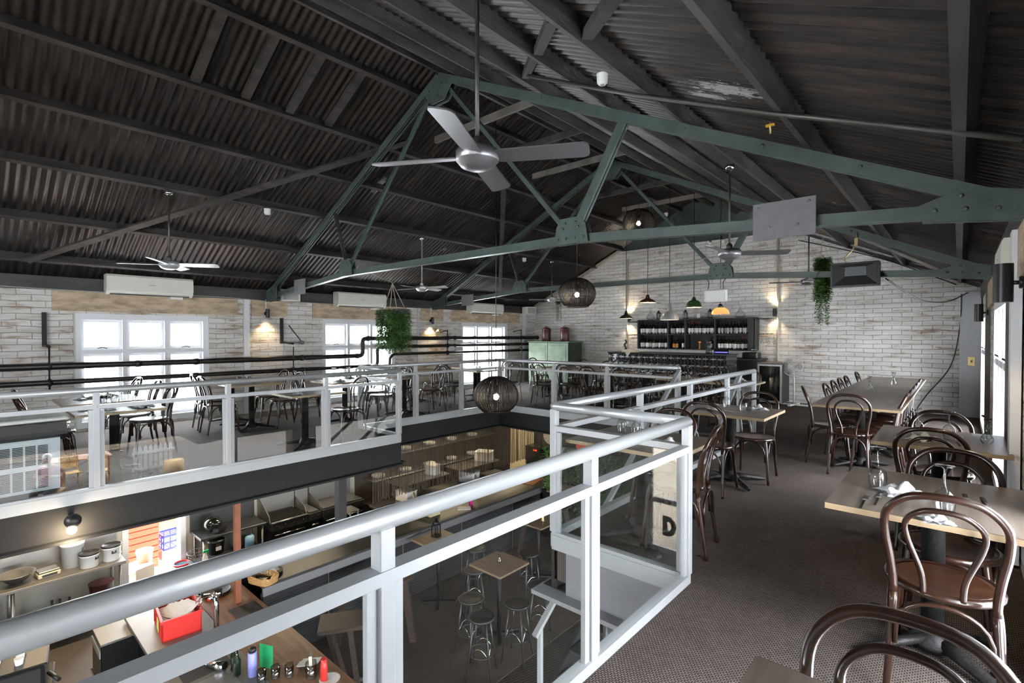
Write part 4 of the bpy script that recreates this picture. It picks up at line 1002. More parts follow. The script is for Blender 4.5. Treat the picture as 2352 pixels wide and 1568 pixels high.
# ------------------------------------------------------------------ rattan lanterns
def lantern(x, y, z, s, label, e, n=52):
    t = thing('rattan_lantern', (x, y, z), 0, label, 'pendant lamp', 'round dark rattan pendant lamps')
    b = MB(); rnd = random.Random(int(z * 100)); Rr = .30 * s
    def pr(u): # u 0 bottom..1 top
        a = -PI * .30 + u * (PI * .30 + PI * .46); return Rr * cos(a) * 1.0, Rr * .86 * sin(a)
    for k in range(n * 2):
        a0 = 2 * PI * (k // 2) / n + (k % 2) * .055 + rnd.uniform(-.02, .02); P_ = []
        for i in range(11):
            r, zz = pr(i / 10); P_.append((r * cos(a0 + .02 * sin(i)), r * sin(a0 + .02 * sin(i)), zz))
        b.tube(P_, .0046 * s, 4)
    b.build('canes', 'rattan_dark', t)
    b = MB()
    for u in (0., .02, .10, .30, .5, .72, .9, 1.):
        r, zz = pr(u); b.tube([(r * cos(2 * PI * i / 36), r * sin(2 * PI * i / 36), zz) for i in range(36)], (.009 if u < .05 else .0035) * s, 5, True)
    b.build('hoops', 'rattan_dark', t)
    MB().lathe([(.03, .02), (.04, .10), (.018, .15)], 12).build('lamp_holder', 'black', t)
    MB().sphere((0, 0, -.02), .042, 14, 10).build('bulb', 'bulb', t)
    top = zp(-4.85) + .0
    MB().tube([(0, 0, .12), (0, 0, top - z)], .005, 6).build('cord', 'black', t)
    l = bpy.data.lights.new('lantern_light', 'POINT'); l.energy = e; l.color = (1., .72, .40); l.shadow_soft_size = .045
    o = bpy.data.objects.new('lantern_light', l); COL.objects.link(o); o.location = (x, y, z - .02)
lantern(-4.85, 7.08, 2.17, 1.05, 'dark rattan globe lantern hanging before the brick gable', 1.5)
lantern(-4.85, 5.09, .62, 1.05, 'lowest dark rattan globe lantern, hanging into the void before the far balustrade', 1.5)
lantern(-4.85, 9.26, 3.74, 1.05, 'highest dark rattan globe lantern up under the ridge', 0.3)

# ------------------------------------------------------------------ pendants over the bar
def pendant(x, y, z, kind, label, rad):
    t = thing('pendant_lamp', (x, y, z), 0, label, 'pendant lamp', 'coloured pendant lamps above the bar')
    r = rad; mat = kind
    if kind == 'hood_grey': pr = [(r, 0), (r * .97, .05), (r * .82, .11), (r * .5, .16), (r * .24, .19), (r * .2, .24), (r * .15, .33), (.02, .34)]
    elif kind == 'hood_green': pr = [(r, 0), (r * .98, .03), (r * .85, .09), (r * .6, .13), (r * .3, .15), (r * .22, .19), (.02, .21)]
    elif kind == 'amber_shade': pr = [(r, 0), (r * .97, .04), (r * .8, .09), (r * .45, .125), (r * .3, .13)]
    else: pr = [(r, 0), (r * .93, .03), (r * .6, .065), (r * .3, .085), (r * .22, .13), (r * .16, .165), (.015, .17)]
    inner = [(a * .965, max(c - .004, 0.001)) for a, c in pr]
    MB().lathe(pr, 28, cap=False).build('lamp_shade', mat, t)
    if kind != 'amber_shade': MB().lathe(inner[:-2], 28, cap=False).build('shade_lining', 'hood_inner', t)
    else: MB().lathe([(r * .34, .12), (r * .25, .17), (.02, .20)], 16).build('lamp_cap', 'hood_black', t)
    h = pr[-1][1]; topz = zp(x) if y < YF else 3
    MB().tube([(0, 0, h - .01), (0, 0, topz - z)], .006, 6).build('cord', 'black', t)
    MB().sphere((0, 0, .035), .03, 12, 8).build('bulb', 'bulb_small', t)
    l = bpy.data.lights.new('pendant_light', 'POINT'); l.energy = 1.0; l.color = (1., .75, .45); l.shadow_soft_size = .03
    o = bpy.data.objects.new('pendant_light', l); COL.objects.link(o); o.location = (x, y, z + .02)
pendant(-5.48, 9.9, 1.83, 'hood_black', 'small black enamel pendant lamp, leftmost above the bar', .145)
pendant(-4.97, 9.9, 2.16, 'hood_red', 'dark red enamel pendant lamp above the bar', .175)
pendant(-4.48, 9.9, 1.78, 'hood_grey', 'large grey enamel pendant lamp above the bar', .19)
pendant(-3.97, 9.9, 2.02, 'hood_green', 'green enamel pendant lamp above the bar', .155)
pendant(-3.45, 9.9, 1.87, 'amber_shade', 'amber glass pendant lamp, rightmost above the bar', .165)
# two tiny spotlights at the wall top
for i, (x) in enumerate((-4.45, -4.15)):
    t = thing('spotlight', (x, YF - .12, 3.70), 0, ('left' if i == 0 else 'right') + ' one of two tiny white spotlights at the top of the gable wall', 'spotlight')
    MB().tube([(0, 0, 0), (0, -.04, -.06)], .03, 10).build('lamp_head', 'plastic_white', t); MB().tube([(0, .1, .0), (0, 0, .0)], .01, 6).build('arm', 'plastic_white', t)

# ------------------------------------------------------------------ bar
t = thing('bar_counter', (0, 0, 0), 0, 'bar counter faced with black floral pressed-metal tiles', 'bar counter')
MB().box(-5.98, -3.37, 10.0, 10.62, 0, 1.06).build('tiled_front', 'pressed_tile', t)
MB().cbox(-6.0, -3.35, 9.98, 10.66, 1.06, 1.085, .004).build('counter_top', 'charcoal', t)
MB().box(-5.98, -3.37, 9.995, 10.0, 0, .10).build('plinth', 'black', t)
# shelf unit on the gable wall
SX, SZ0, SZ1, SY = (-6.24, -3.40), 1.13, 1.84, 11.88
t = thing('wall_shelf', (0, 0, 0), 0, 'long black wall shelf unit filled with wine bottles', 'shelf')
MB().box(SX[0], SX[1], YF - .02, YF, SZ0, SZ1).build('back_panel', 'charcoal', t)
BAY = [-6.24, -5.42, -4.98, -4.27, -3.53]
for x in BAY + [-3.40]: MB().box(x - .013, x + .013, SY, YF - .02, SZ0, SZ1).build('divider', 'charcoal', t)
MB().box(SX[0], SX[1], SY, YF - .02, SZ1, SZ1 + .022).build('top_board', 'charcoal', t); MB().box(SX[0], SX[1], SY, YF - .02, SZ0 - .022, SZ0).build('bottom_board', 'charcoal', t)
MB().box(SX[0], SX[1], SY + .02, YF - .02, 1.475, 1.493).build('shelf_board', 'charcoal', t); MB().box(-3.52, -3.40, SY - .0, SY + .01, SZ0, SZ1).build('side_panel', 'charcoal', t)
def mk_bottle(glass, lab, cap, tall=.30):
    def f():
        t = thing('wine_bottle')
        MB().lathe([(.036, 0), (.037, .01), (.037, tall * .58), (.030, tall * .67), (.014, tall * .76), (.0135, tall)], 12).build('bottle', glass, t)
        MB().lathe([(.0376, tall * .14), (.0376, tall * .46)], 12, cap=False).build('label', lab, t)
        MB().lathe([(.0150, tall * .83), (.0150, tall * 1.003), (.001, tall * 1.004)], 10, cap=False).build('capsule', cap, t)
        return t
    return Proto(f)
BT = [mk_bottle('bottle_dark', 'label_white', 'cap_dark'), mk_bottle('bottle_green', 'label_white', 'cap_red'), mk_bottle('bottle_dark', 'label_grey', 'cap_dark'), mk_bottle('bottle_dark', 'label_orange', 'cap_dark', .27), mk_bottle('bottle_green', 'label_white', 'cap_dark', .29)]
bays = [('leftmost', -6.22, -5.45), ('second', -5.40, -5.01), ('third', -4.95, -4.30), ('rightmost', -4.24, -3.56)]
rows = [('upper', 1.495, [(13, [0, 0, 4, 4]), (7, [2, 0, 0]), (10, [1, 1, 0, 0]), (10, [2, 2, 0])]), ('lower', SZ0, [(13, [0, 4, 0, 0]), (0, []), (0, []), (11, [0, 0, 4, 1])])]
for rn, z, L in rows:
    for (bn, xa_, xb_), (n, kinds) in zip(bays, L):
        for i in range(n):
            x = xa_ + .04 + (xb_ - xa_ - .08) * i / max(n - 1, 1); kd = kinds[min(len(kinds) - 1, i * len(kinds) // n)]
            BT[kd].put((x, SY + .09 + .03 * (i % 3), z), 0, '%s bottle from the left on the %s shelf of the %s bay' % (ORD[i], rn, bn), 'bottle', 'bottles on the wall shelf', (.86, .86, 1.0))
for i, (x, kd, lab) in enumerate(((-5.30, 3, 'left amber-labelled bottle on the lower shelf of the second bay'), (-5.22, 3, 'right amber-labelled bottle on the lower shelf of the second bay'), (-5.06, 0, 'dark bottle alone at the right of the second bay, lower shelf'), (-4.38, 2, 'dark bottle at the right end of the open third bay, lower shelf'))):
    BT[kd].put((x, SY + .1, SZ0), 0, lab, 'bottle', 'bottles on the wall shelf')
t = thing('figurine', (-4.66, SY + .1, SZ0), 0, 'orange wooden mushroom-shaped ornament in the open third bay of the shelf', 'ornament')
MB().lathe([(.03, 0), (.018, .02), (.015, .15)], 10).build('stem', 'label_orange', t); MB().lathe([(.001, .19), (.03, .185), (.045, .16), (.015, .15)], 12).build('cap', 'label_orange', t)
def mk_lant():
    t = thing('small_lantern'); b = MB(); w = .034
    for (a, c) in ((-w, -w), (w, -w), (w, w), (-w, w)): b.bar((a, c, .015), (a, c, .13), .007, .007)
    b.box(-.04, .04, -.04, .04, 0, .016); b.build('frame', 'black_metal', t)
    MB().box(-w, w, -w, w, .018, .128).build('glass', 'glassware', t)
    MB().lathe([(.055, .13), (.028, .17), (.018, .175), (.018, .195), (.001, .20)], 4).build('roof', 'black_metal', t); return t
LN = Proto(mk_lant)
for x, l in ((-5.72, 'left'), (-5.02, 'middle'), (-4.42, 'right')): LN.put((x, SY + .12, SZ1 + .022), PI / 4, l + ' one of three small black lanterns on top of the wall shelf', 'lantern', 'lanterns on the wall shelf', (1.15, 1.15, 1.15))
for i, (x, l) in enumerate(((-5.95, 'left'), (-3.75, 'right'))):
    t = thing('glass_decanter', (x, SY + .14, SZ1 + .022), 0, 'clear glass decanter at the %s end on top of the wall shelf' % l, 'decanter')
    MB().lathe([(.05, 0), (.10, .03), (.11, .07), (.07, .13), (.025, .19), (.018, .26), (.028, .30)], 18, cap=False).build('decanter', 'glassware', t)
t = thing('flower_pot', (-4.70, SY + .13, SZ1 + .022), 0, 'white vase with pale flowers on top of the wall shelf', 'vase')
MB().lathe([(.03, 0), (.045, .05), (.03, .11), (.035, .12)], 14).build('vase', 'plastic_white', t); b = MB(); rnd = random.Random(9)
for k in range(60):
    p = Vector((rnd.gauss(0, .045), rnd.gauss(0, .045), .2 + rnd.gauss(0, .04))); w = Vector((rnd.uniform(-1, 1), rnd.uniform(-1, 1), rnd.uniform(-1, 1))).normalized() * .018; u = w.orthogonal().normalized() * .012
    b.add([p - w, p - u, p + w, p + u], [(0, 1, 2, 3)])
b.build('flowers', 'cloth_cream', t)
# glass racks either side
for i, (x, z) in enumerate(((-3.12, 1.82), (-3.12, 1.48), (-6.42, 1.80), (-6.46, 1.46))):
    t = thing('glass_rack', (x - (.1 if i < 2 else -.0), YF - .02, z), 0, 'black wire glass rack on the gable wall, %s' % ('upper right of the shelf', 'lower right of the shelf', 'upper left of the shelf', 'lower left of the shelf')[i], 'rack', 'wire glass racks')
    b = MB()
    for dx in (-.13, -.04, .04, .13): b.tube([(dx, 0, .02), (dx, -.2, 0)], .005, 5)
    b.tube([(-.14, -.2, 0), (.14, -.2, 0)], .005, 5); b.tube([(-.14, 0, .02), (.14, 0, .02)], .005, 5); b.build('wires', 'black_metal', t)
for i, x in enumerate((-3.30, -3.16, -3.04)): wine(x, YF - .12, '%s wine glass hanging at the right end of the bottle shelf' % ORD[i], 1.26, 'hanging wine glasses', .8)
# tablet, plant sprig and cloth on bar
t = thing('till_tablet', (-3.55, 10.25, 1.085), R(12), 'blue-lit till tablet on the right end of the bar', 'tablet')
b = MB(); b.bar((-.0, .05, .01), (.0, -.02, .11), .27, .012, (0, -1, 1)); b.build('casing', 'black', t); b = MB(); b.bar((0, .035, .024), (0, -.015, .102), .24, .002, (0, -1, 1)); s_ = b.build('screen', 'tablet_screen', t); s_.location = (0, -.006, .006)
t = thing('dispenser', (-3.78, 10.2, 1.085), 0, 'chrome dispenser left of the blue till tablet', 'dispenser'); MB().lathe([(.06, 0), (.06, .07), (.03, .1), (.03, .2), (.05, .22), (.05, .26)], 14).build('body', 'dark_steel', t)
t = thing('bar_ornament', (-5.66, 10.2, 1.085), 0, 'dark bird-like figure with a cloth at the left end of the bar', 'ornament')
MB().tube(spline([(0, 0, 0), (.01, 0, .09), (-.03, 0, .16), (.02, 0, .22), (-.01, 0, .27)], 5), [.035] * 5 + [.02] * 16, 8).build('body', 'black', t)
b = MB(); b.prism([(-.05, 0), (.30, 0), (.28, .05), (.12, .07), (-.02, .05)], 'y', -.1, .1); o = b.build('cloth', 'cloth_cream', t); MB().prism([(.12, 0), (.26, .01), (.17, -.10)], 'y', -.235, -.225).build('cloth_corner', 'cloth_cream', t)
# back bar bench and wine fridge
t = thing('back_bench', (0, 0, 0), 0, 'low black bench with a coffee grinder right of the tiled bar', 'bench')
MB().box(-3.90, -3.2, 11.5, 12.1, 0, .92).build('cabinet', 'black', t); MB().cbox(-3.92, -3.18, 11.48, 12.12, .92, .95, .004).build('bench_top', 'charcoal', t)
t = thing('grinder', (-3.42, 11.75, .95), 0, 'black machine standing on the low bench beside the wine fridge', 'machine'); MB().cbox(-.16, .16, -.15, .15, 0, .14, .02).build('body', 'black', t); MB().lathe([(.05, .14), (.07, .24)], 12, (.05, 0, 0)).build('hopper', 'glassware', t)
t = thing('wine_fridge', (-2.98, 11.78, 0), 0, 'black glass-door wine fridge at the foot of the gable wall', 'fridge')
MB().box(-.235, .235, -.28, .3, .04, .86).build('cabinet', 'charcoal', t); MB().cbox(-.25, .25, -.3, .32, .86, .885, .004).build('top_board', 'pale_timber', t)
b = MB(); f = .035
for (x0, x1, z0, z1) in ((-.235, -.235 + f, .05, .85), (.235 - f, .235, .05, .85), (-.2, .2, .05, .05 + f), (-.2, .2, .85 - f, .85)): b.box(x0, x1, -.315, -.28, z0, z1)
d = b.build('door', 'steel', t); MB().box(-.2, .2, -.30, -.295, .08, .82).build('pane', 'bottle_dark', d)
b = MB(); [b.box(-.2, .2, -.27, .2, z, z + .01) for z in (.25, .45, .65)]; b.build('shelf', 'dark_steel', t)
# pedestal fan
t = thing('pedestal_fan', (-2.58, 11.62, 0), R(-8), 'white pedestal fan standing by the gable wall', 'fan')
b = MB()
for r in (.205, .20, .155, .11, .065):
    for yy in ((-.05, .05) if r < .2 else (0,)):
        b.tube([(r * cos(2 * PI * i / 32), yy * (1 - r * 2), .82 + r * sin(2 * PI * i / 32)) for i in range(32)], .003 if r < .2 else .007, 4, True)
for k in range(36):
    a = 2 * PI * k / 36
    for s_ in (-1, 1): b.tube([(.03 * cos(a), s_ * .055, .82 + .03 * sin(a)), (.14 * cos(a), s_ * .045, .82 + .14 * sin(a)), (.205 * cos(a), 0, .82 + .205 * sin(a))], .0015, 3)
b.build('guard', 'plastic_white', t)
b = MB()
for k in range(3):
    a = 2 * PI * k / 3; b.add([(.03 * cos(a), .0, .82 + .03 * sin(a)), (.16 * cos(a - .45), .02, .82 + .16 * sin(a - .45)), (.185 * cos(a), .0, .82 + .185 * sin(a)), (.17 * cos(a + .5), -.02, .82 + .17 * sin(a + .5))], [(0, 1, 2, 3)])
b.build('blades', 'label_grey', t)
MB().tube([(0, .02, .82), (0, .16, .82)], .05, 14).build('motor', 'plastic_white', t); MB().tube([(0, .08, .05), (0, .08, .80)], .014, 10).build('pole', 'plastic_white', t)
for a in (0, PI / 2): MB().bar((.26 * cos(a), .08 + .26 * sin(a), .02), (-.26 * cos(a), .08 - .26 * sin(a), .02), .05, .03).build('foot', 'plastic_white', t)
# green cabinet and two red canisters
t = thing('green_cabinet', (0, 0, 0), 0, 'worn green painted cabinet in the far left corner', 'cabinet')
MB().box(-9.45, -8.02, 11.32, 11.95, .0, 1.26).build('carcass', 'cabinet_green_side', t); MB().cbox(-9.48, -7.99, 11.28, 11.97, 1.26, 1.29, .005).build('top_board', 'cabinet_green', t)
for (a, c) in ((-9.44, -8.745), (-8.735, -8.03)):
    d = MB().cbox(a, c, 11.29, 11.32, .12, 1.25, .004).build('door', 'cabinet_green', t); MB().cbox(a + .07, c - .07, 11.284, 11.29, .2, 1.17, .002).build('door_panel', 'cabinet_green', d)
    kx = c - .04 if a < -9 else a + .04; MB().sphere((kx, 11.275, .75), .015, 8, 6).build('knob', 'brass', d)
for x, l in ((-9.02, 'left'), (-8.36, 'right')):
    t = thing('red_canister', (x, 11.6, 1.29), 0, '%s dark red metal canister standing on the green cabinet' % l, 'canister', 'red canisters')
    MB().lathe([(.125, 0), (.13, .02), (.13, .32), (.125, .335)], 20).build('body', 'jar_red', t); MB().lathe([(.133, .33), (.12, .375), (.06, .40), (.001, .405)], 20).build('lid', 'jar_red', t)
    MB().tube([(-.03, 0, .40), (-.03, 0, .43), (.03, 0, .43), (.03, 0, .40)], .008, 6).build('handle', 'black_metal', t); MB().sphere((.0, -.13, .05), .022, 8, 6).build('tap', 'black', t)

# ------------------------------------------------------------------ portable cooler behind left balustrade
t = thing('evaporative_cooler', (-6.46, .42, 0), R(3), 'white portable air cooler with a black top behind the left balustrade', 'air cooler')
b = MB(); b.prism([(-.28, .08), (.28, .08), (.30, .70), (.24, .92), (-.24, .92), (-.30, .70)], 'y', -.30, .22); o = b.build('housing', 'cooler_grey', t)
MB().cbox(-.33, .36, -.33, .28, .93, .975, .015).build('lid', 'plastic_white', t); MB().prism([(.255, .68), (.34, .76), (.35, .92), (.24, .92)], 'y', -.28, .26).build('water_tank', 'black', t)
b = MB(); b.box(-.27, .27, -.28, .2, .0, .09); b.build('base', 'black', t); t.scale = (1, 1, .74)
def louv(x, z0, z1, y0, y1):
    b = MB(); b.box(x, x + .006, y0, y1, z0, z1); p = b.build('filter_panel', 'cooler_grey', t); b = MB(); n = 13
    for i in range(5):
        for j in range(n):
            ya = y0 + .01 + i * (y1 - y0) / 5; zz = z0 + .012 + j * (z1 - z0 - .02) / n; b.box(x + .006, x + .008, ya, ya + (y1 - y0) / 5 - .014, zz, zz + (z1 - z0) / n * .66)
    b.build('slots', 'cooker_dark', p)
louv(.292, .40, .66, -.27, .14); louv(.288, .11, .36, -.27, .14)
# ------------------------------------------------------------------ hanging plants
def strands(b, rnd, x, y, z0, z1, n, spread, leaf=.014, dens=.02):
    for k in range(n):
        a = rnd.uniform(0, 2 * PI); r = spread * math.sqrt(rnd.uniform(0, 1)); px, py = x + r * cos(a), y + r * sin(a) * .7; zz = z0 + rnd.uniform(-.03, .03); end = z1 + rnd.uniform(0, 1) ** 1.6 * (z0 - z1) * .45
        while zz > end:
            zz -= dens * rnd.uniform(.6, 1.4); px += rnd.uniform(-.004, .004); py += rnd.uniform(-.004, .004)
            for s_ in range(2):
                t_ = rnd.uniform(0, 2 * PI); c = Vector((px, py, zz)); d = Vector((cos(t_), sin(t_), rnd.uniform(-.6, .3))) * leaf * rnd.uniform(.7, 1.4); w = Vector((-sin(t_), cos(t_), rnd.uniform(-.4, .4))) * leaf * .42
                b.add([c, c + d * .5 + w, c + d, c + d * .5 - w], [(0, 1, 2, 3)])
rnd = random.Random(11)
t = thing('hanging_plant', (-6.62, 4.62, 0), 0, 'bushy green trailing plant hanging on twine before the second left window', 'plant')
b = MB(); strands(b, rnd, 0, 0, 1.86, 1.20, 330, .33, .026, .021)
b.build('foliage', 'leaf', t)
b = MB(); b.box(-.27, .27, -.10, .10, 1.78, 1.87); b.build('planter', 'black', t)
b = MB(); b.tube([(0, 0, 2.28), (0, -.55, 2.44)], .006, 5)
for (dx, dy) in ((-.22, -.05), (-.05, .1), (.05, -.1), (.24, .05)): b.tube([(0, -.02, 2.28), (dx, dy, 1.86)], .0045, 5)
b.build('twine', 'twine', t)
t = thing('hanging_plant', (-1.45, 8.2, 0), 0, 'long thin trailing plant hanging beside the radiant heater', 'plant')
b = MB(); strands(b, rnd, 0, 0, 2.54, 1.62, 45, .085, .024, .02); strands(b, rnd, .0, 0, 2.56, 1.95, 110, .115, .026, .02); b.build('foliage', 'leaf', t)
MB().lathe([(.03, 2.45), (.05, 2.52)], 12).build('planter', 'black', t); b = MB(); [b.tube([(0, 0, 2.85), (.07 * cos(a), .07 * sin(a), 2.52)], .003, 4) for a in (0, 2.1, 4.2)]; b.build('twine', 'twine', t)
t = thing('hanging_plant', (-8.15, 11.0, 0), 0, 'small trailing plant hanging above the left of the green cabinet', 'plant')
b = MB(); strands(b, rnd, 0, 0, 2.38, 1.84, 36, .09, .02, .022); b.build('foliage', 'leaf', t); MB().lathe([(.05, 2.30), (.08, 2.38)], 12).build('planter', 'black', t); b = MB(); [b.tube([(0, 0, 2.75), (.07 * cos(a), .07 * sin(a), 2.38)], .003, 4) for a in (0, 2.1, 4.2)]; b.build('twine', 'twine', t)
# wall socket on the corner board
t = thing('wall_switch', (.16, YF - .125, 1.0), 0, 'small metal switch plate on the grey corner board', 'switch'); MB().cbox(-.05, .05, -.008, 0, -.08, .08, .003).build('plate', 'brass', t); MB().box(-.012, .012, -.016, -.008, -.02, .02).build('rocker', 'black', t)
# ================================================================== ground floor
def lab(o, l, c, g=None): return tag(o, l, c, g)
BZ = -1.95
# kitchen bench at the lower left with buckets, scale and bowl
t = thing('steel_bench', (0, 0, 0), 0, 'stainless steel kitchen bench with white buckets on it, at the lower left', 'bench')
MB().cbox(-9.94, -9.24, -.6, 1.70, -1.93, -1.89, .004).build('bench_top', 'bench_steel', t); MB().box(-9.94, -9.92, -.6, 1.70, -1.89, -1.55).build('splashback', 'steel', t)
MB().box(-9.9, -9.3, -.55, 1.66, -2.66, -2.63).build('shelf', 'dark_steel', t)
for (x, y) in ((-9.3, 1.64), (-9.88, 1.64), (-9.3, .5), (-9.88, .5)): MB().tube([(x, y, ZG), (x, y, -1.93)], .02, 8).build('leg', 'steel', t)
b = MB(); b.box(-9.935, -9.925, -.6, 1.70, -1.50, -.9); struct(b.build('trim_18', 'tile_white'))
def bucket(x, y, r, h, l, lid=True, z=-1.89):
    t = thing('plastic_bucket', (x, y, z), random.uniform(0, 2), l, 'bucket', 'white plastic buckets')
    MB().lathe([(r * .86, 0), (r * .9, .01), (r, h), (r * 1.05, h), (r * 1.05, h - .02), (r, h - .03)] if lid else [(r * .86, 0), (r, h), (r * 1.05, h), (r * 1.05, h - .03), (r * .97, h - .03), (r * .82, .02), (.001, .02)], 24).build('body', 'plastic_white', t)
    if lid: MB().lathe([(r * 1.07, h - .005), (r * 1.07, h + .018), (r * .98, h + .02), (r * .96, h + .008), (.001, h + .008)], 24).build('lid', 'black', t)
    MB().tube([(r * 1.02 * cos(a), r * 1.02 * sin(a), h * .82 - .45 * h * abs(sin((a + .3) * 1.0))) for a in [PI * i / 12 for i in range(13)]], .003, 5).build('handle', 'wire', t)
    MB().box(r * .9, r * .96, -.03, .03, h * .55, h * .75).build('label', 'charcoal', t)
bucket(-9.62, 1.14, .135, .34, 'tall open white bucket at the back of the steel kitchen bench', False); bucket(-9.40, 1.30, .115, .19, 'white tub with a black lid, left of the pair on the kitchen bench'); bucket(-9.44, 1.56, .115, .21, 'white tub with a black lid at the right end of the kitchen bench')
t = thing('kitchen_scale', (-9.50, .86, -1.89), R(8), 'cream kitchen scale between the steel bowl and the buckets', 'scale'); MB().cbox(-.10, .10, -.12, .12, .0, .06, .01).build('body', 'cream', t); MB().cbox(-.10, .09, -.11, .11, .07, .085, .004).build('pan', 'steel', t); MB().box(.1, .104, -.08, .08, .015, .045).build('display', 'dark_steel', t)
t = thing('steel_bowl', (-9.50, .55, -1.89), 0, 'wide stainless mixing bowl on the kitchen bench', 'bowl'); MB().lathe([(.05, .0), (.10, .03), (.19, .13), (.20, .13), (.185, .12), (.09, .035), (.001, .02)], 28, cap=False).build('bowl', 'steel', t)
for i, (x, y) in enumerate(((-9.66, .92), (-9.62, 1.0), (-9.60, 1.10))): BT[2 if i == 1 else 0].put((x, y, -2.63), 0, '%s of three dark bottles under the steel kitchen bench' % ('left', 'middle', 'right')[i], 'bottle', 'bottles under the kitchen bench')
t = thing('stock_pot', (-9.46, 1.44, -2.63), 0, 'stack of steel and brown pots under the right end of the kitchen bench', 'pot'); MB().lathe([(.12, 0), (.13, .25), (.135, .25), (.12, .02)], 20).build('pot', 'steel', t); MB().lathe([(.13, .26), (.15, .44), (.155, .44)], 20).build('upper_pot', 'hood_red', t)
t = thing('storage_tub', (-9.5, .62, -2.63), 0, 'clear tub of produce under the left of the kitchen bench', 'tub'); MB().cbox(-.16, .16, -.14, .14, 0, .14, .02).build('tub', 'egg_plastic', t); MB().cbox(-.12, .12, -.10, .10, .14, .22, .03).build('upper_tub', 'dark_steel', t)
t = thing('storage_tub', (-9.45, 1.22, -2.63), .4, 'grey tray leaning under the middle of the kitchen bench', 'tub'); MB().prism([(-.12, 0), (.12, 0), (.17, .14), (-.17, .14)], 'y', -.12, .12).build('tray', 'label_grey', t)
t = thing('light_bin', (-8.5, -.02, ZG), 0, 'pale green topped bin at the left edge of the kitchen', 'bin'); MB().cbox(-.2, .2, -.25, .25, 0, .72, .02).build('bin', 'label_grey', t); MB().cbox(-.21, .21, -.26, .26, .72, .76, .01).build('lid', 'light_blue', t)
# back door opening with things outside
t = struct(thing('door_1', (XL - .1, 2.22, ZG))); b = MB(); b.box(-.12, .12, -.44, -.36, 0, 2.35); b.box(-.12, .12, .36, .44, 0, 2.35); b.box(-.12, .12, -.36, .36, 2.27, 2.35); b.build('door_frame', 'white_paint', t)
tag(MB().box(-19, XL - .38, -6, 14, ZG - .25, ZG - .02).build('yard_ground', 'concrete'), kind='structure'); 
struct(MB().box(-13.0, -12.8, 0, 6.0, ZG - .05, -1.2).build('wall_yard', 'brick_red'))
def red_tray(i):
    t = thing('red_crate', (-11.62, 2.34, -2.74 + i * .115), R(2), 'red plastic crate in the stack outside the back door, %s from the bottom' % ORD[i], 'crate', 'stacked red crates outside')
    b = MB(); w, d, h = .30, .24, .105
    for (x0, x1, y0, y1) in ((-w, w, -d, -d + .012), (-w, w, d - .012, d), (-w, -w + .012, -d, d), (w - .012, w, -d, d)): b.box(x0, x1, y0, y1, 0, h)
    b.box(-w - .014, w + .014, -d - .014, d + .014, h - .02, h - .005); b.box(-w, w, -d, d, 0, .01); b.build('crate', 'red_crate', t)
for i in range(7): red_tray(i)
t = thing('red_tub', (-11.62, 2.34, ZG - .02), 0, 'solid red tub under the stack of red crates outside', 'crate'); MB().cbox(-.3, .3, -.24, .24, 0, .17, .01).build('tub', 'red_crate', t)
t = thing('milk_crate', (-11.7, 2.86, -2.72), R(5), 'blue milk crate outside the back door beside the red crates', 'crate')
b = MB(); w = .17
for z in (0, .13, .26):
    for (p, q) in (((-w, -w), (w, -w)), ((w, -w), (w, w)), ((w, w), (-w, w)), ((-w, w), (-w, -w))): b.bar((*p, z), (*q, z), .02, .035)
for k in range(4):
    u = -w + 2 * w * k / 3
    for (x, y) in ((u, -w), (u, w), (-w, u), (w, u)): b.bar((x, y, 0), (x, y, .27), .018, .018)
    b.bar((-w, u, 0), (w, u, 0), .015, .015); b.bar((u, -w, .26), (u, w, .26), .012, .012)
b.build('crate', 'blue_plastic', t)
t = thing('grey_step', (-11.7, 2.86, ZG - .02), 0, 'pale block under the blue milk crate', 'block'); MB().cbox(-.18, .18, -.18, .18, 0, .20, .01).build('block', 'concrete', t)
t = thing('cardboard_box', (-10.55, 2.1, ZG), R(20), 'open cardboard box just outside the back door', 'box'); MB().box(-.2, .2, -.15, .15, 0, .40).build('box', 'cardboard', t); MB().bar((-.2, -.25, .38), (.2, -.25, .38), .2, .01).build('flap', 'paper', t)
t = thing('peach_tub', (-10.65, 2.22, ZG), 0, 'small peach plastic tub beside the red crates outside', 'tub'); MB().lathe([(.09, 0), (.12, .55), (.13, .55), (.13, .6)], 20).build('tub', 'skin', t)
t = thing('paint_tin', (-9.8, 2.56, ZG), 0, 'pale blue round bin with a red rim by the back door', 'bin'); MB().lathe([(.10, 0), (.12, .50), (.115, .50), (.09, .05), (.001, .05)], 20, cap=False).build('bin', 'light_blue', t); MB().tube([(.12 * cos(2 * PI * i / 20), .12 * sin(2 * PI * i / 20), .5) for i in range(20)], .016, 8, True).build('rim', 'red_plastic', t)
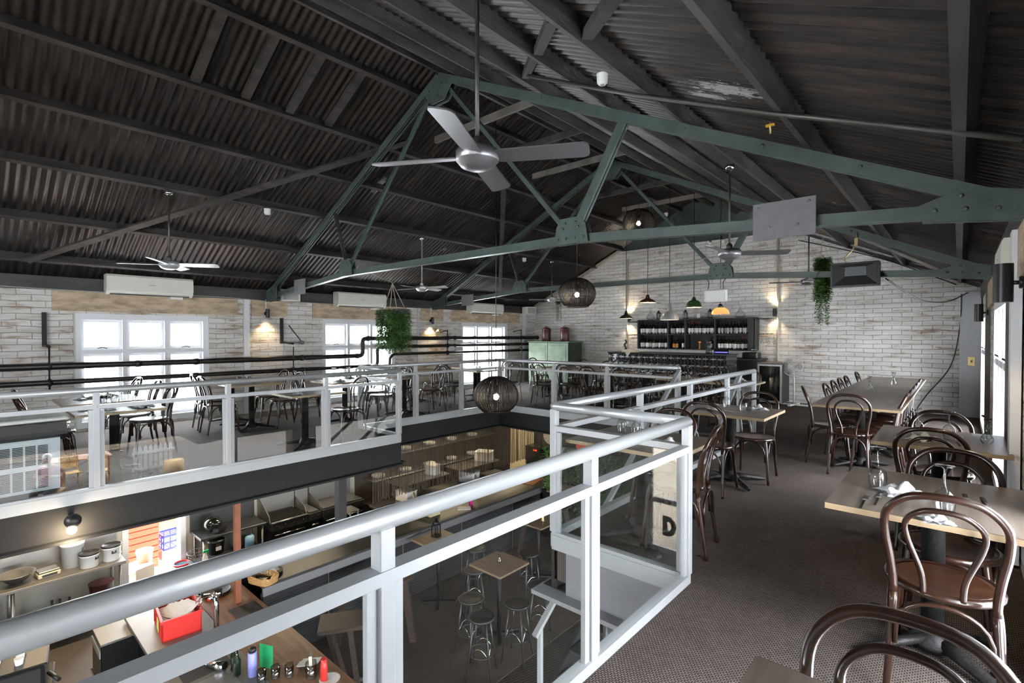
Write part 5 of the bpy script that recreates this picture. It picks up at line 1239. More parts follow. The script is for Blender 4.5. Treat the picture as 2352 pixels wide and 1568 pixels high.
# helmet bench
t = thing('steel_bench', (0, 0, 0), 0, 'steel bench beside the back door with a black helmet on it', 'bench')
MB().cbox(-9.94, -9.36, 2.72, 3.78, -1.97, -1.93, .004).build('bench_top', 'dark_steel', t); MB().box(-9.94, -9.92, 2.72, 3.78, -1.93, -1.2).build('splashback', 'dark_steel', t)
for (x, y) in ((-9.4, 2.78), (-9.9, 2.78), (-9.4, 3.72), (-9.9, 3.72)): MB().tube([(x, y, ZG), (x, y, -1.97)], .02, 8).build('leg', 'steel', t)
MB().box(-9.9, -9.4, 2.76, 3.74, -2.50, -2.47).build('shelf', 'steel', t)
t = thing('helmet', (-9.62, 2.98, -1.93), R(-60), 'black full-face motorcycle helmet on the steel bench', 'helmet')
b = MB(); b.sphere((0, 0, .13), .13, 20, 12, (1., 1.2, 1.0)); b.build('shell', 'bottle_dark', t); b = MB(); b.prism([(.06, .0), (.19, .02), (.20, .08), (.10, .09)], 'x', -.09, .09); b.build('chin_bar', 'black', t); MB().sphere((0, .06, .15), .115, 16, 10, (.95, .95, .55)).build('visor', 'bottle_dark', t)
t = thing('low_cabinet', (-9.25, 2.78, ZG), 0, 'low black cabinet in front of the helmet bench', 'cabinet'); MB().cbox(-.22, .22, -.22, .40, 0, .62, .006).build('cabinet', 'black', t); MB().cbox(-.23, .23, -.23, .41, .62, .64, .004).build('cabinet_top', 'charcoal', t)
t = thing('wire_basket', (-9.33, 2.66, -2.26), 0, 'wire bowl-shaped basket by the spray bottle', 'basket'); b = MB()
for k in range(14): a = 2 * PI * k / 14; b.tube([(.05 * cos(a), .05 * sin(a), 0), (.13 * cos(a), .13 * sin(a), .10), (.15 * cos(a), .15 * sin(a), .16)], .004, 4)
for r, z in ((.05, 0), (.13, .10), (.15, .16)): b.tube([(r * cos(2 * PI * i / 20), r * sin(2 * PI * i / 20), z) for i in range(20)], .004, 4, True)
b.build('wires', 'wire', t)
t = thing('spray_bottle', (-9.15, 2.72, -2.26), 0, 'white spray bottle with a green trigger', 'bottle'); MB().lathe([(.04, 0), (.045, .02), (.04, .1), (.015, .16), (.015, .18)], 14).build('bottle', 'plastic_white', t); b = MB(); b.cbox(-.02, .02, -.03, .05, .18, .22, .005); b.bar((0, .03, .18), (0, .05, .14), .01, .01); b.build('trigger', 'green_plastic', t)
t = thing('black_tub', (-9.46, 2.98, -2.26), 0, 'round black tub with a lid under the helmet bench', 'tub'); MB().lathe([(.11, 0), (.125, .2), (.13, .2), (.13, .23), (.001, .235)], 22).build('tub', 'black', t); MB().box(.11, .128, -.04, .04, .08, .14).build('label', 'label_white', t)
for i, (x, y, r, h, m_, l) in enumerate(((-9.40, 3.50, .075, .18, 'light_blue', 'pale blue plastic canister under the bench left of the grill'), (-9.32, 3.28, .045, .16, 'light_blue', 'blue bottle with a red cap under the bench'))):
    t = thing('cleaning_bottle', (x, y, -2.30), 0, l, 'bottle'); MB().lathe([(r, 0), (r, h), (r * .7, h * 1.15)], 16).build('bottle', m_, t)
    if i: MB().lathe([(.02, h * 1.15), (.02, h * 1.4)], 10).build('cap', 'red_plastic', t)
t = thing('crate_stand', (-9.36, 3.38, ZG), 0, 'dark low stand holding the blue bottles', 'stand'); MB().cbox(-.2, .2, -.28, .28, 0, .60, .01).build('stand', 'cooker_dark', t)
# cooking line
def cooker(y0, y1, l, kind):
    t = thing('kitchen_range', (0, 0, 0), 0, l, 'cooker', 'stainless cooking line')
    MB().box(-9.94, -9.36, y0, y1, ZG + .12, -2.12).build('oven', 'cooker_dark', t); b = MB(); b.cbox(-9.94, -9.30, y0, y1, -2.12, -1.98, .006); b.build('control_panel', 'dark_steel', t)
    MB().box(-9.94, -9.88, y0, y1, -1.98, -1.52).build('splashback', 'steel', t); b = MB(); [b.box(-9.895, -9.875, y, y + .01, -1.60, -1.545) for y in [y0 + .08 + .025 * k for k in range(int((y1 - y0 - .16) / .025))]]; b.build('flue_slots', 'black', t)
    n = 4 if y1 - y0 > .5 else 2
    for k in range(n): MB().tube([(-9.30, y0 + (k + .5) * (y1 - y0) / n, -2.05), (-9.27, y0 + (k + .5) * (y1 - y0) / n, -2.05)], .024, 12).build('knob', 'black', t)
    MB().tube([(-9.30, y0 + .06, -2.2), (-9.30, y1 - .06, -2.2)], .012, 8).build('oven_handle', 'chrome', t)
    if kind == 'grill':
        b = MB(); [b.bar((-9.84, y, -1.93), (-9.38, y, -1.955), .008, .012) for y in [y0 + .04 + .022 * k for k in range(int((y1 - y0 - .08) / .022))]]; b.build('grill_bars', 'black_iron', t)
        b = MB(); b.prism([(-9.88, -1.98), (-9.36, -1.98), (-9.42, -1.86), (-9.88, -1.60)], 'y', y0, y0 + .012); b.build('side_guard', 'steel', t); MB().tube([(-9.3, y0, -1.965), (-9.3, y1, -1.965)], .018, 10).build('front_rail', 'steel', t)
    else:
        MB().cbox(-9.86, -9.36, y0 + .03, y1 - .03, -1.975, -1.955, .004).build('hot_plate', 'steel', t); b = MB(); b.prism([(-9.88, -1.98), (-9.40, -1.98), (-9.5, -1.85), (-9.88, -1.75)], 'y', y0, y0 + .012); b.build('side_guard', 'steel', t)
cooker(3.84, 4.52, 'stainless char grill with ribbed bars in the open kitchen', 'grill'); cooker(4.54, 4.80, 'narrow stainless plate cooker right of the char grill', 'plate'); cooker(4.83, 5.75, 'wide steel griddle at the right end of the cooking line', 'plate')
t = thing('steel_rack', (0, 0, 0), 0, 'steel trolley rack beside the grey column', 'rack')
for (x, y) in ((-8.0, 4.42), (-7.75, 4.42), (-8.0, 4.66), (-7.75, 4.66)): MB().tube([(x, y, ZG), (x, y, -1.55)], .014, 8).build('upright', 'steel', t)
for z in (-2.7, -2.35, -2.0, -1.56): MB().cbox(-8.02, -7.73, 4.40, 4.68, z, z + .015, .003).build('shelf', 'steel', t)
# serving pass
t = thing('serving_pass', (0, 0, 0), 0, 'long serving pass counter with a black ribbed front', 'counter')
MB().cbox(-7.60, -6.74, 2.66, 9.45, -1.84, -1.80, .005).build('counter_top', 'pass_top', t); MB().box(-6.90, -6.80, 2.70, 9.40, ZG, -1.97).build('front_panel', 'charcoal_rib', t); MB().box(-6.80, -6.76, 2.68, 9.43, -1.96, -1.84).build('edge_band', 'fan_metal', t)
b = MB(); [b.box(-6.80, -6.792, 2.72, 9.38, ZG + .03 + k * .04, ZG + .045 + k * .04) for k in range(22)]; b.build('ribs', 'charcoal', t)
for y in (3.6, 4.9, 6.2, 7.6): MB().box(-6.792, -6.786, y, y + .012, ZG, -1.97).build('joint_strip', 'brass', t)
MB().box(-7.60, -7.55, 2.70, 9.40, ZG, -1.84).build('rear_panel', 'dark_steel', t)
t = thing('steel_worktop', (0, 0, 0), 0, 'stainless kitchen worktop and sink unit behind the serving pass', 'worktop')
MB().cbox(-8.9, -8.35, 5.6, 9.3, -2.02, -1.98, .004).build('worktop', 'steel', t); MB().box(-8.88, -8.4, 5.65, 9.25, ZG + .1, -2.02).build('cabinet', 'cooker_dark', t)
for i in range(2):
    MB().cbox(-8.9, -8.35, 6.0 + i * 1.6, 7.3 + i * 1.6, -1.60, -1.58, .003).build('over_shelf', 'steel', t)
t = thing('wall_rack', (0, 0, 0), 0, 'steel shelving loaded with plates behind the bead curtain', 'shelf')
for z in (-2.3, -1.75, -1.25): MB().cbox(-9.92, -9.5, 6.1, 9.9, z, z + .02, .004).build('shelf', 'steel', t)
PLT = Proto(lambda: (lambda b: (b.lathe([(.05, 0), (.07, .004), (.12, .022), (.125, .026), (.115, .024), (.06, .010), (.001, .008)], 20, cap=False), b.build('dinner_plate', 'plastic_white'))[1])(MB()))
for i in range(10):
    y = 6.35 + (i % 5) * .72; z = -1.73 if i < 5 else -1.23
    for k in range(3): PLT.put((-9.7, y, z + k * .016), 0, 'white plate, %s from the bottom of the %s stack on the %s rear kitchen shelf' % (ORD[k], ORD[i % 5], 'middle' if i < 5 else 'top'), 'plate', 'stacked plates in the kitchen', (1.2, 1.2, 1.6))
for i, (x, y, z, w, h, mm, l) in enumerate(((-7.18, 5.78, -1.80, .16, .13, 'egg_plastic', 'pale plastic tub on the serving pass'), (-8.6, 6.3, -1.98, .18, .2, 'plastic_white', 'white container on the kitchen worktop, left end'), (-8.6, 7.0, -1.58, .14, .2, 'plastic_white', 'white container on the shelf over the kitchen worktop'), (-8.6, 8.1, -1.98, .2, .24, 'plastic_white', 'white container at the middle of the kitchen worktop'), (-8.6, 8.6, -1.58, .2, .22, 'cloth_cream', 'cream box on the far shelf over the kitchen worktop'))):
    t = thing('storage_container', (x, y, z), .1 * i, l, 'container'); MB().cbox(-w, w, -w * .8, w * .8, 0, h, .015).build('box', mm, t); MB().cbox(-w * 1.04, w * 1.04, -w * .84, w * .84, h, h + .015, .005).build('lid', 'label_white', t)
t = thing('bottle_flask', (-6.98, 6.62, -1.80), 0, 'bright pink bottle standing on the serving pass', 'bottle'); MB().lathe([(.035, 0), (.036, .2), (.03, .21)], 16).build('bottle', 'magenta', t); MB().lathe([(.025, .21), (.025, .235)], 12).build('cap', 'cap_dark', t)
lab(MB().bar((-7.02, 6.32, -1.795), (-6.86, 6.50, -1.795), .17, .008).build('paper_sheet', 'paper'), 'sheets of paper beside the pink bottle on the pass', 'paper')
t = thing('emergency_button', (-7.45, 4.86, -1.80), 0, 'yellow domed button on the back of the serving pass', 'button'); MB().lathe([(.04, 0), (.045, .03), (.02, .06), (.001, .065)], 14).build('button', 'yellow', t); MB().cbox(-.05, .05, -.05, .05, 0, .012, .003).build('base', 'black', t)
t = thing('chopping_board', (-7.1, 8.6, -1.80), .2, 'dark board lying at the far end of the serving pass', 'board'); MB().cbox(-.16, .16, -.25, .25, 0, .02, .004).build('board', 'copper_wood', t)
for i, y in enumerate((5.55, 7.1, 8.7)):
    pipe('pass_post', [(-7.35, y, -1.80), (-7.35, y, -1.38)], .016, 'brass', '%s slim steel post on the serving pass, counted from the camera' % ORD[i], 'post', 'posts on the serving pass')
struct(MB().box(-9.94, -9.925, 5.9, 10.1, ZG, -.31).build('darkening_panel', 'kitchen_dark'))  # dark panel added to darken the kitchen behind the bead curtain
# bead curtain
t = thing('bead_curtain', (0, 0, 0), 0, 'brown bead curtain hanging over the serving pass', 'curtain'); b = MB(); rnd = random.Random(4)
for k in range(330):
    y = 4.75 + k * 4.65 / 330 + rnd.uniform(-.004, .004); L = -1.38 + rnd.uniform(-.02, .02)
    b.bar((-7.42, y, -.36), (-7.42, y + rnd.uniform(-.01, .01), L), .0055, .0055, (1, 0, 0))
tag(b.build('bead_strings', 'beads', t)); b.build; MB().tube([(-7.42, 4.72, -.37), (-7.42, 9.45, -.37)], .015, 8).build('rail', 'black_metal', t)
# grey square column and the reddish post
t = thing('timber_post', (-6.85, 2.40, 0), 0, 'slim reddish timber post rising from the bar counter', 'post'); MB().cbox(-.035, .035, -.035, .035, BZ, -.36, .004).build('post', 'post_red', t)
# bar counter on the ground floor
t = thing('ground_bar', (0, 0, 0), 0, 'ground floor bar counter with steel sinks and a timber ledge', 'bar counter')
MB().cbox(-7.55, -4.0, 1.36, 2.06, BZ - .04, BZ, .004).build('steel_top', 'bench_steel', t)
MB().cbox(-8.35, -7.55, 1.80, 2.40, BZ - .04, BZ, .004).build('side_top', 'bench_steel', t)
MB().cbox(-7.6, -4.0, 2.06, 2.62, BZ - .04, BZ + .004, .004).build('timber_ledge', 'bar_timber', t); MB().box(-7.5, -4.0, 2.5, 2.56, ZG, BZ - .04).build('front_panel', 'charcoal', t)
MB().box(-7.5, -4.0, 1.42, 1.5, ZG, BZ - .04).build('rear_panel', 'cooker_dark', t)
for (x0, x1) in ((-5.95, -5.62),): MB().cbox(x0, x1, 1.48, 1.92, BZ - .001, BZ + .003, .001).build('sink', 'charcoal', t)
MB().cbox(-5.55, -5.05, 1.44, 1.86, BZ, BZ + .006, .002).build('drain_board', 'fan_metal', t)
t = thing('bar_mat', (-6.38, 2.40, BZ + .004), 0, 'black rubber mat on the timber ledge of the bar', 'mat'); MB().cbox(-.34, .34, -.16, .16, 0, .012, .003).build('mat', 'black', t)
t = thing('glass_washer', (-7.42, 1.30, ZG), 0, 'steel and black glass washer at the left end of the bar', 'dishwasher'); MB().cbox(-.26, .26, -.22, .22, 0, .86, .008).build('cabinet', 'cooker_dark', t); MB().cbox(-.265, .265, -.225, .225, .86, .885, .004).build('top', 'bench_steel', t); MB().box(-.24, .24, -.232, -.22, .72, .80).build('control_strip', 'label_grey', t); MB().tube([(-.2, -.24, .42), (.2, -.24, .42)], .01, 8).build('handle', 'chrome', t)
# red crate with crockery
t = thing('red_basket', (-6.84, 1.74, BZ), R(-6), 'bright red plastic basket of napkins on the bar', 'basket')
b = MB(); w, d, h = .30, .19, .24
for (x0, x1, y0, y1) in ((-w, w, -d, -d + .012), (-w, w, d - .012, d), (-w, -w + .012, -d, d), (w - .012, w, -d, d)): b.box(x0, x1, y0, y1, 0, h)
b.box(-w, w, -d, d, 0, .012); b.box(-w - .012, w + .012, -d - .012, -d, h - .03, h); b.box(-w - .012, w + .012, d, d + .012, h - .03, h); b.box(-w - .012, -w, -d, d, h - .03, h); b.box(w, w + .012, -d, d, h - .03, h)
for k in range(7): b.box(-w + .04 + k * .085, -w + .05 + k * .085, -d - .01, -d, .02, h - .03)
b.build('basket', 'red_plastic', t)
b = MB(); [b.box(-.25 + k * .03, -.235 + k * .03, d - .0135, d - .0115, .15 + (r_ * .02), .162 + (r_ * .02)) for k in range(17) for r_ in range(3)]; b.build('vents', 'hood_red', t)
o = MB().box(.02, .14, -d - .016, -d - .011, .06, .19).build('note', 'lime_paper', t)
b = MB(); rnd = random.Random(8)
b.add([(-.27, -.16, .14), (.27, -.16, .12), (.27, .16, .14), (-.27, .16, .16)], [(0, 1, 2, 3)])
for k in range(9): b.bar((-.2 + k * .02, -.12 + k * .02, .15 + .008 * k), (.16 + k * .01, .02 + k * .012, .20 + .006 * k), .16, .006, (rnd.uniform(-.5, .5), -.6, 1))
b.build('folded_napkins', 'napkin', t)
t = thing('beer_tap', (-6.36, 2.0, BZ), 0, 'chrome beer tap with black levers on the bar', 'beer tap'); MB().tube([(0, 0, 0), (0, 0, .32), (-.02, 0, .38), (-.10, -.02, .40)], .028, 16).build('column', 'chrome', t)
MB().tube([(-.06, -.06, .37), (-.10, .0, .40), (-.22, -.06, .36), (-.30, -.10, .34)], .022, 12).build('arm', 'chrome', t); MB().tube([(-.03, .03, .40), (-.03, .03, .46)], .045, 16).build('badge', 'chrome', t)
for dx in (-.20, -.29): MB().tube([(dx, -.06 + dx * .1, .36), (dx - .01, -.07 + dx * .1, .47)], .014, 8).build('lever', 'black', t); 
for dx in (-.20, -.29): MB().tube([(dx, -.06 + dx * .1, .35), (dx, -.10 + dx * .1, .26)], .010, 8).build('spout', 'chrome', t)
for i, (x, y, l) in enumerate(((-7.40, 2.20, 'large dark round tray left of the reddish post'), (-7.16, 2.74, 'round tray with folded cloths right of the reddish post'))):
    z_ = BZ + .004 if i == 0 else -1.80
    x, y = ((-7.32, 2.30), (-7.02, 2.86))[i]
    t = thing('serving_tray', (x, y, z_), 0, l, 'tray', 'round black serving trays')
    for k in range(2): MB().lathe([(.14, 0 + k * .02), (.17, .012 + k * .02), (.178, .022 + k * .02), (.17, .02 + k * .02), (.14, .008 + k * .02), (.001, .006 + k * .02)], 30, cap=False).build('tray', 'black', t)
t = thing('plate_with_cloth', (-7.02, 2.86, -1.755), 0, 'white plate with a crumpled cloth on the round tray', 'plate'); MB().lathe([(.06, 0), (.12, .015), (.11, .012), (.001, .004)], 24, cap=False).build('plate', 'plastic_white', t); NK.put((-7.0, 2.86, -1.745), .4, 'cream crumpled cloth lying on the white plate', 'cloth', None, (1.3, 1.2, 1.3))
t = thing('wicker_basket', (-6.86, 2.72, -1.80), R(20), 'wicker basket holding cutlery beside the round tray', 'basket')
b = MB(); w, d = .17, .11
for k in range(6): z = .01 + k * .016; s_ = 1 + k * .02; b.tube([(w * s_ * (abs(cos(a)) ** .5) * (1 if cos(a) > 0 else -1), d * s_ * (abs(sin(a)) ** .5) * (1 if sin(a) > 0 else -1), z + .008 * sin(a * 6) * (k == 5)) for a in [2 * PI * i / 36 for i in range(36)]], .011, 6, True)
b.box(-w * .9, w * .9, -d * .9, d * .9, 0, .008); b.build('basket', 'wicker', t); MB().tube([(w * 1.1, -.05, .09), (w * 1.2, 0, .15), (w * 1.1, .05, .09)], .007, 6).build('handle', 'wicker', t)
for k in range(4): MB().bar((-.10, -.06 + k * .02, .03), (.06, -.02 + k * .015, .05), .012, .004).build('cutlery', 'chrome', t)
# bottles and tools at the near end of the bar
for i, (x, y, l) in enumerate(((-5.52, 1.90, 'left dark bottle with a chrome pourer at the near end of the bar'), (-5.40, 1.88, 'right dark bottle with a chrome pourer at the near end of the bar'))):
    t = thing('liquor_bottle', (x, y, BZ), 0, l, 'bottle', 'bottles with pourers'); MB().lathe([(.036, 0), (.038, .14), (.014, .2), (.014, .25)], 14).build('bottle', 'bottle_green', t); MB().lathe([(.014, .25), (.012, .28), (.018, .30), (.006, .33)], 10).build('pourer', 'chrome', t)
t = thing('drink_flask', (-5.27, 1.98, BZ), 0, 'lilac and blue flask with a black lid at the near end of the bar', 'flask'); MB().lathe([(.042, 0), (.043, .23), (.03, .24)], 18).build('body', 'purple', t); MB().lathe([(.036, .24), (.036, .275), (.02, .285)], 14).build('lid', 'black', t)
t = thing('menu_board', (-5.28, 2.12, BZ), R(25), 'green upright card behind the lilac flask', 'card'); MB().box(-.08, .08, -.004, .004, 0, .24).build('card', 'green_plastic', t)
t = thing('ice_scoop', (-5.72, 1.72, BZ + .01), R(30), 'chrome scoop and tongs lying across the sink', 'scoop'); MB().tube([(-.16, 0, .02), (0, 0, .03)], .012, 8).build('handle', 'chrome', t); MB().tube([(0, 0, .03), (.20, 0, .04)], [.03, .045], 12).build('scoop', 'chrome', t)
for i, (x, y, m_, l) in enumerate(((-5.06, 2.12, 'glassware', 'clear tumbler at the right of the bar sink'), (-4.98, 2.22, 'glassware', 'second clear tumbler at the right of the bar sink'), (-5.10, 2.0, 'glassware', 'third clear tumbler beside the lilac flask'))):
    t = thing('tumbler', (x, y, BZ), 0, l, 'glass', 'tumblers on the bar'); MB().lathe([(.04, 0), (.045, .12), (.043, .12), (.036, .01), (.001, .01)], 16, cap=False).build('glass', m_, t)
t = thing('red_bottle', (-4.66, 2.42, BZ), 0, 'red-capped bottle in the caddy at the near end of the bar', 'bottle'); MB().lathe([(.035, 0), (.036, .16), (.03, .17), (.03, .22)], 14).build('bottle', 'red_plastic', t)
t = thing('condiment_bowl', (-4.62, 2.46, BZ), 0, 'white saucer beside the red bottle', 'dish'); MB().lathe([(.06, 0), (.10, .02), (.09, .018), (.001, .006)], 20, cap=False).build('saucer', 'plastic_white', t)
t = thing('paper_pile', (-4.98, 2.42, BZ), R(30), 'loose white papers at the near end of the bar', 'paper'); [MB().bar((-.10, dx, .01 + dz), (.08, dx + .05, .02 + dz), .12, .003, (0, .2, 1)).build('sheet', 'paper', t) for dx, dz in ((0, 0), (.03, .012), (-.03, .022))]
t = thing('jug', (-4.80, 2.36, BZ), 0, 'clear jug of utensils beside the papers', 'jug'); MB().lathe([(.05, 0), (.06, .15), (.058, .15), (.045, .01), (.001, .01)], 18, cap=False).build('jug', 'glassware', t); MB().bar((0, 0, .02), (.04, -.03, .24), .03, .006).build('spatula', 'cloth_cream', t); MB().bar((0, 0, .02), (-.05, .02, .22), .03, .006).build('server', 'black', t)
t = thing('black_tap', (-5.95, 1.42, BZ - .22), 0, 'chrome cups and fittings on the ledge behind the bar', 'cups'); [MB().lathe([(.03, 0), (.035, .07), (.033, .07), (.028, .01), (.001, .01)], 14, (k * .09 - .2, -.12, 0), cap=False).build('cup', 'chrome', t) for k in range(4)]; MB().box(-.26, .14, -.20, -.02, -.02, 0).build('ledge', 'black_metal', t)
t = thing('coffee_machine', (-6.75, .38, ZG), R(-8), 'dark coffee machine with chrome cups on top, at the bottom left', 'coffee machine')
MB().cbox(-.45, .40, -.28, .26, 0, .9, .01).build('stand', 'cooker_dark', t); MB().cbox(-.42, .34, -.24, .22, .93, 1.28, .03).build('body', 'black', t); MB().cbox(-.44, .36, -.26, .24, 1.28, 1.30, .01).build('cup_tray', 'black_metal', t)
for k in range(12): MB().lathe([(.028, 0), (.036, .06), (.034, .06), (.026, .008), (.001, .008)], 12, (-.34 + (k % 6) * .115, -.12 + (k // 6) * .16, 1.30), cap=False).build('cup', 'plastic_white' if k % 3 else 'chrome', t)
MB().tube([(.20, .24, 1.12), (.36, .32, 1.10)], .018, 8).build('portafilter', 'black', t)
# high tables and stools
LT = Proto(lambda: (lambda t: (MB().cbox(-.31, .31, -.31, .31, 1.02, 1.05, .003).build('table_top', 'low_table', t), MB().tube([(0, 0, .03), (0, 0, 1.02)], .035, 12).build('column', 'black_iron', t), [MB().bar((0, 0, .03), (.28 * cos(a), .28 * sin(a), .02), .05, .03).build('foot', 'black_iron', t) for a in (PI / 4, 3 * PI / 4, 5 * PI / 4, 7 * PI / 4)], t)[-1])(thing('bar_table')))
LT.put((-4.97, 5.28, ZG), 0, 'small high bar table with a bulb-shaped vase, seen through the near glass panel', 'table', 'high bar tables below')
LT.put((-6.30, 5.25, ZG), 0, 'high bar table with a black lantern beside the serving pass', 'table', 'high bar tables below')
LT.put((-5.62, 7.0, ZG), 0, 'high bar table with a brass candlestick behind the balustrade post', 'table', 'high bar tables below')
LT.put((-6.25, 8.75, ZG), 0, 'far high bar table below the far mezzanine', 'table', 'high bar tables below')
vase(-4.97, 5.28, 'glass bud vase on the nearest high bar table below', ZG + 1.05); LN.put((-6.42, 5.30, ZG + 1.05), .3, 'black lantern on the high table beside the serving pass', 'lantern', None, (1.5, 1.5, 1.5)); LN.put((-5.78, 6.98, ZG + 1.05), .1, 'black lantern beside the brass candlestick on the farther high table', 'lantern', None, (1.4, 1.4, 1.4))
t = thing('candlestick', (-5.52, 7.0, ZG + 1.05), 0, 'brass candlestick on the farther high table', 'candlestick'); MB().lathe([(.045, 0), (.03, .02), (.02, .08), (.014, .14), (.03, .2), (.001, .2)], 14).build('candlestick', 'brass', t)
def mk_stool():
    t = thing('bar_stool'); MB().lathe([(.001, .75), (.13, .755), (.165, .765), (.175, .755), (.17, .735), (.001, .73)], 24, cap=False).build('seat', 'dark_steel', t)
    for k in range(4):
        a = PI / 4 + k * PI / 2; MB().tube([(.12 * cos(a), .12 * sin(a), .74), (.17 * cos(a), .17 * sin(a), .35), (.23 * cos(a), .23 * sin(a), 0)], .013, 7).build('leg', 'dark_steel', t)
        a2 = a + PI / 2; P_ = [((.175) * (cos(a) * (1 - u) + cos(a2) * u), (.175) * (sin(a) * (1 - u) + sin(a2) * u), .28 + .12 * sin(PI * u)) for u in [i / 8 for i in range(9)]]; MB().tube(P_, .007, 5).build('brace', 'chrome', t)
    MB().tube([(.165 * cos(2 * PI * i / 20), .165 * sin(2 * PI * i / 20), .30) for i in range(20)], .008, 6, True).build('foot_ring', 'dark_steel', t); return t
ST = Proto(mk_stool)
for i, (x, y) in enumerate(((-4.98, 4.72), (-4.42, 5.05), (-4.50, 5.62), (-5.55, 5.35), (-5.30, 6.35), (-5.0, 7.15), (-6.1, 5.9), (-4.55, 4.5))): ST.put((x, y, ZG), .3 * i, 'dark bar stool below the void, %s' % ('in front of the nearest high table', 'right of the nearest high table', 'behind the nearest high table', 'left of the nearest high table', 'in front of the candlestick table', 'right of the candlestick table', 'behind the lantern table', 'closest to the foot of the stairs')[i], 'stool', 'bar stools on the ground floor')
for i, (x, y, a) in enumerate(((-6.12, 3.95, .15), (-6.15, 7.9, .1), (-5.45, 3.15, 1.0))):
    t = thing('dark_bench', (x, y, ZG), a, 'dark timber table with splayed legs %s' % ('in front of the serving pass, beneath the near rails', 'in the far part of the ground floor', 'on a round base beside the bar end')[i], 'table', 'dark splay-legged tables')
    if i < 2:
        MB().cbox(-.40, .40, -.35, .35, .90, .94, .004).build('table_top', 'dark_leg', t)
        for sx in (-1, 1):
            for sy in (-1, 1): b = MB(); b.bar((sx * .30, sy * .25, .90), (sx * .42, sy * .32, .02), .07, .09); b.build('leg', 'dark_leg', t)
    else:
        MB().tube([(.40 * cos(2 * PI * j / 28), .28 * sin(2 * PI * j / 28), .02) for j in range(28)], .022, 8, True, .7).build('base_ring', 'fan_metal', t); MB().bar((0, 0, .02), (-.25, .1, .85), .08, .06).build('leg', 'dark_leg', t); MB().bar((.1, .1, .02), (.0, .1, .85), .08, .06).build('leg', 'dark_leg', t); MB().cbox(-.35, .25, -.1, .3, .85, .90, .01).build('seat', 'dark_leg', t)
# far end of the ground floor
b = MB(); b.box(XL, -3.3, 10.1, 10.2, ZG, -.30); struct(b.build('wall_partition', 'charcoal'))
t = struct(thing('door_2', (-8.62, 10.06, ZG))); MB().cbox(-.36, .36, -.02, .03, 0, 2.36, .004).build('door_leaf', 'cream', t); b = MB(); b.box(-.42, -.36, -.03, .04, 0, 2.42); b.box(.36, .42, -.03, .04, 0, 2.42); b.build('door_frame', 'cream', t); MB().box(.24, .27, -.06, -.02, .9, 1.4).build('door_handle', 'black', t)
for i in range(13):
    t = thing('black_crate', (-7.62, 9.50, ZG + i * .13), .05 * (i % 3), 'black plastic crate in the tall stack below, %s from the bottom' % ORD[i], 'crate', 'tall stack of black crates'); b = MB(); w, d, h = .26, .2, .12
    for (x0, x1, y0, y1) in ((-w, w, -d, -d + .012), (-w, w, d - .012, d), (-w, -w + .012, -d, d), (w - .012, w, -d, d)): b.box(x0, x1, y0, y1, 0, h)
    b.box(-w - .01, w + .01, -d - .01, d + .01, h - .02, h - .004); b.build('crate', 'black', t)
    if i == 12: MB().box(.0, .12, -d - .014, -d - .01, .03, .06).build('tag', 'red_led', t)
t = thing('wall_clock', (-7.29, 9.52, -.95), 0, 'round cream clock above the black crate stack', 'clock'); MB().tube([(0, 0, 0), (0, .03, 0)], .20, 28).build('dial', 'cream', t); b = MB(); [b.box(.15 * cos(a) - .008, .15 * cos(a) + .008, -.004, 0, .15 * sin(a) - .008, .15 * sin(a) + .008) for a in [2 * PI * k / 12 for k in range(12)]]; b.build('hour_marks', 'black', t); MB().tube([(0, .03, 0), (0, .58, 0)], .02, 8).build('bracket', 'black', t)
t = thing('red_box', (-6.2, 9.3, -1.05), .1, 'orange-red box on the top of the hedge screen', 'box'); MB().cbox(-.14, .14, -.08, .08, 0, .11, .01).build('box', 'red_crate', t)
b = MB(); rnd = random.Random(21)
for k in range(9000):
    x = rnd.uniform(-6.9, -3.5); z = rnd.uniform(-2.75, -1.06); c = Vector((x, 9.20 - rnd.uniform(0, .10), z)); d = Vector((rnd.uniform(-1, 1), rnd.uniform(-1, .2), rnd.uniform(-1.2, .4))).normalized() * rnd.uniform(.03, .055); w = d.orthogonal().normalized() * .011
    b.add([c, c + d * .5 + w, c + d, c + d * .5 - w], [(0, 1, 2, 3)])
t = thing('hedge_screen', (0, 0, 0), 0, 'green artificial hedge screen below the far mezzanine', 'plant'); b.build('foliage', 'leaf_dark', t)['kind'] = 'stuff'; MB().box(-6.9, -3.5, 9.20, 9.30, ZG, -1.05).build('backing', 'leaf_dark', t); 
t = thing('potted_grass', (-6.66, 8.62, -1.9), 0, 'narrow column of green foliage beside the black crates', 'plant'); b = MB()
for k in range(900): c = Vector((rnd.gauss(0, .07), rnd.gauss(0, .07), rnd.uniform(0, .95))); d = Vector((rnd.uniform(-1, 1), rnd.uniform(-1, 1), rnd.uniform(-.6, .6))).normalized() * .04; w = d.orthogonal().normalized() * .009; b.add([c, c + d * .5 + w, c + d, c + d * .5 - w], [(0, 1, 2, 3)])
b.build('foliage', 'leaf', t); MB().lathe([(.10, -1.0), (.12, .02)], 14).build('pot', 'black', t)
# lamp under the left fascia
t = thing('spot_lamp', (-5.86, .70, -.20), 0, 'black round spot lamp glowing warm on the left fascia', 'spotlight')
MB().sphere((0, 0, .02), .062, 16, 10).build('lamp_head', 'black', t); MB().tube([(-.12, 0, .04), (0, 0, .03)], .02, 8).build('bracket', 'black', t); MB().sphere((.02, -.01, -.055), .036, 14, 10).build('bulb', 'bulb', t)
l = bpy.data.lights.new('spot_lamp_light', 'POINT'); l.energy = 6; l.color = (1., .78, .5); l.shadow_soft_size = .04; o = bpy.data.objects.new('spot_lamp_light', l); COL.objects.link(o); o.location = (-5.84, .69, -.32)

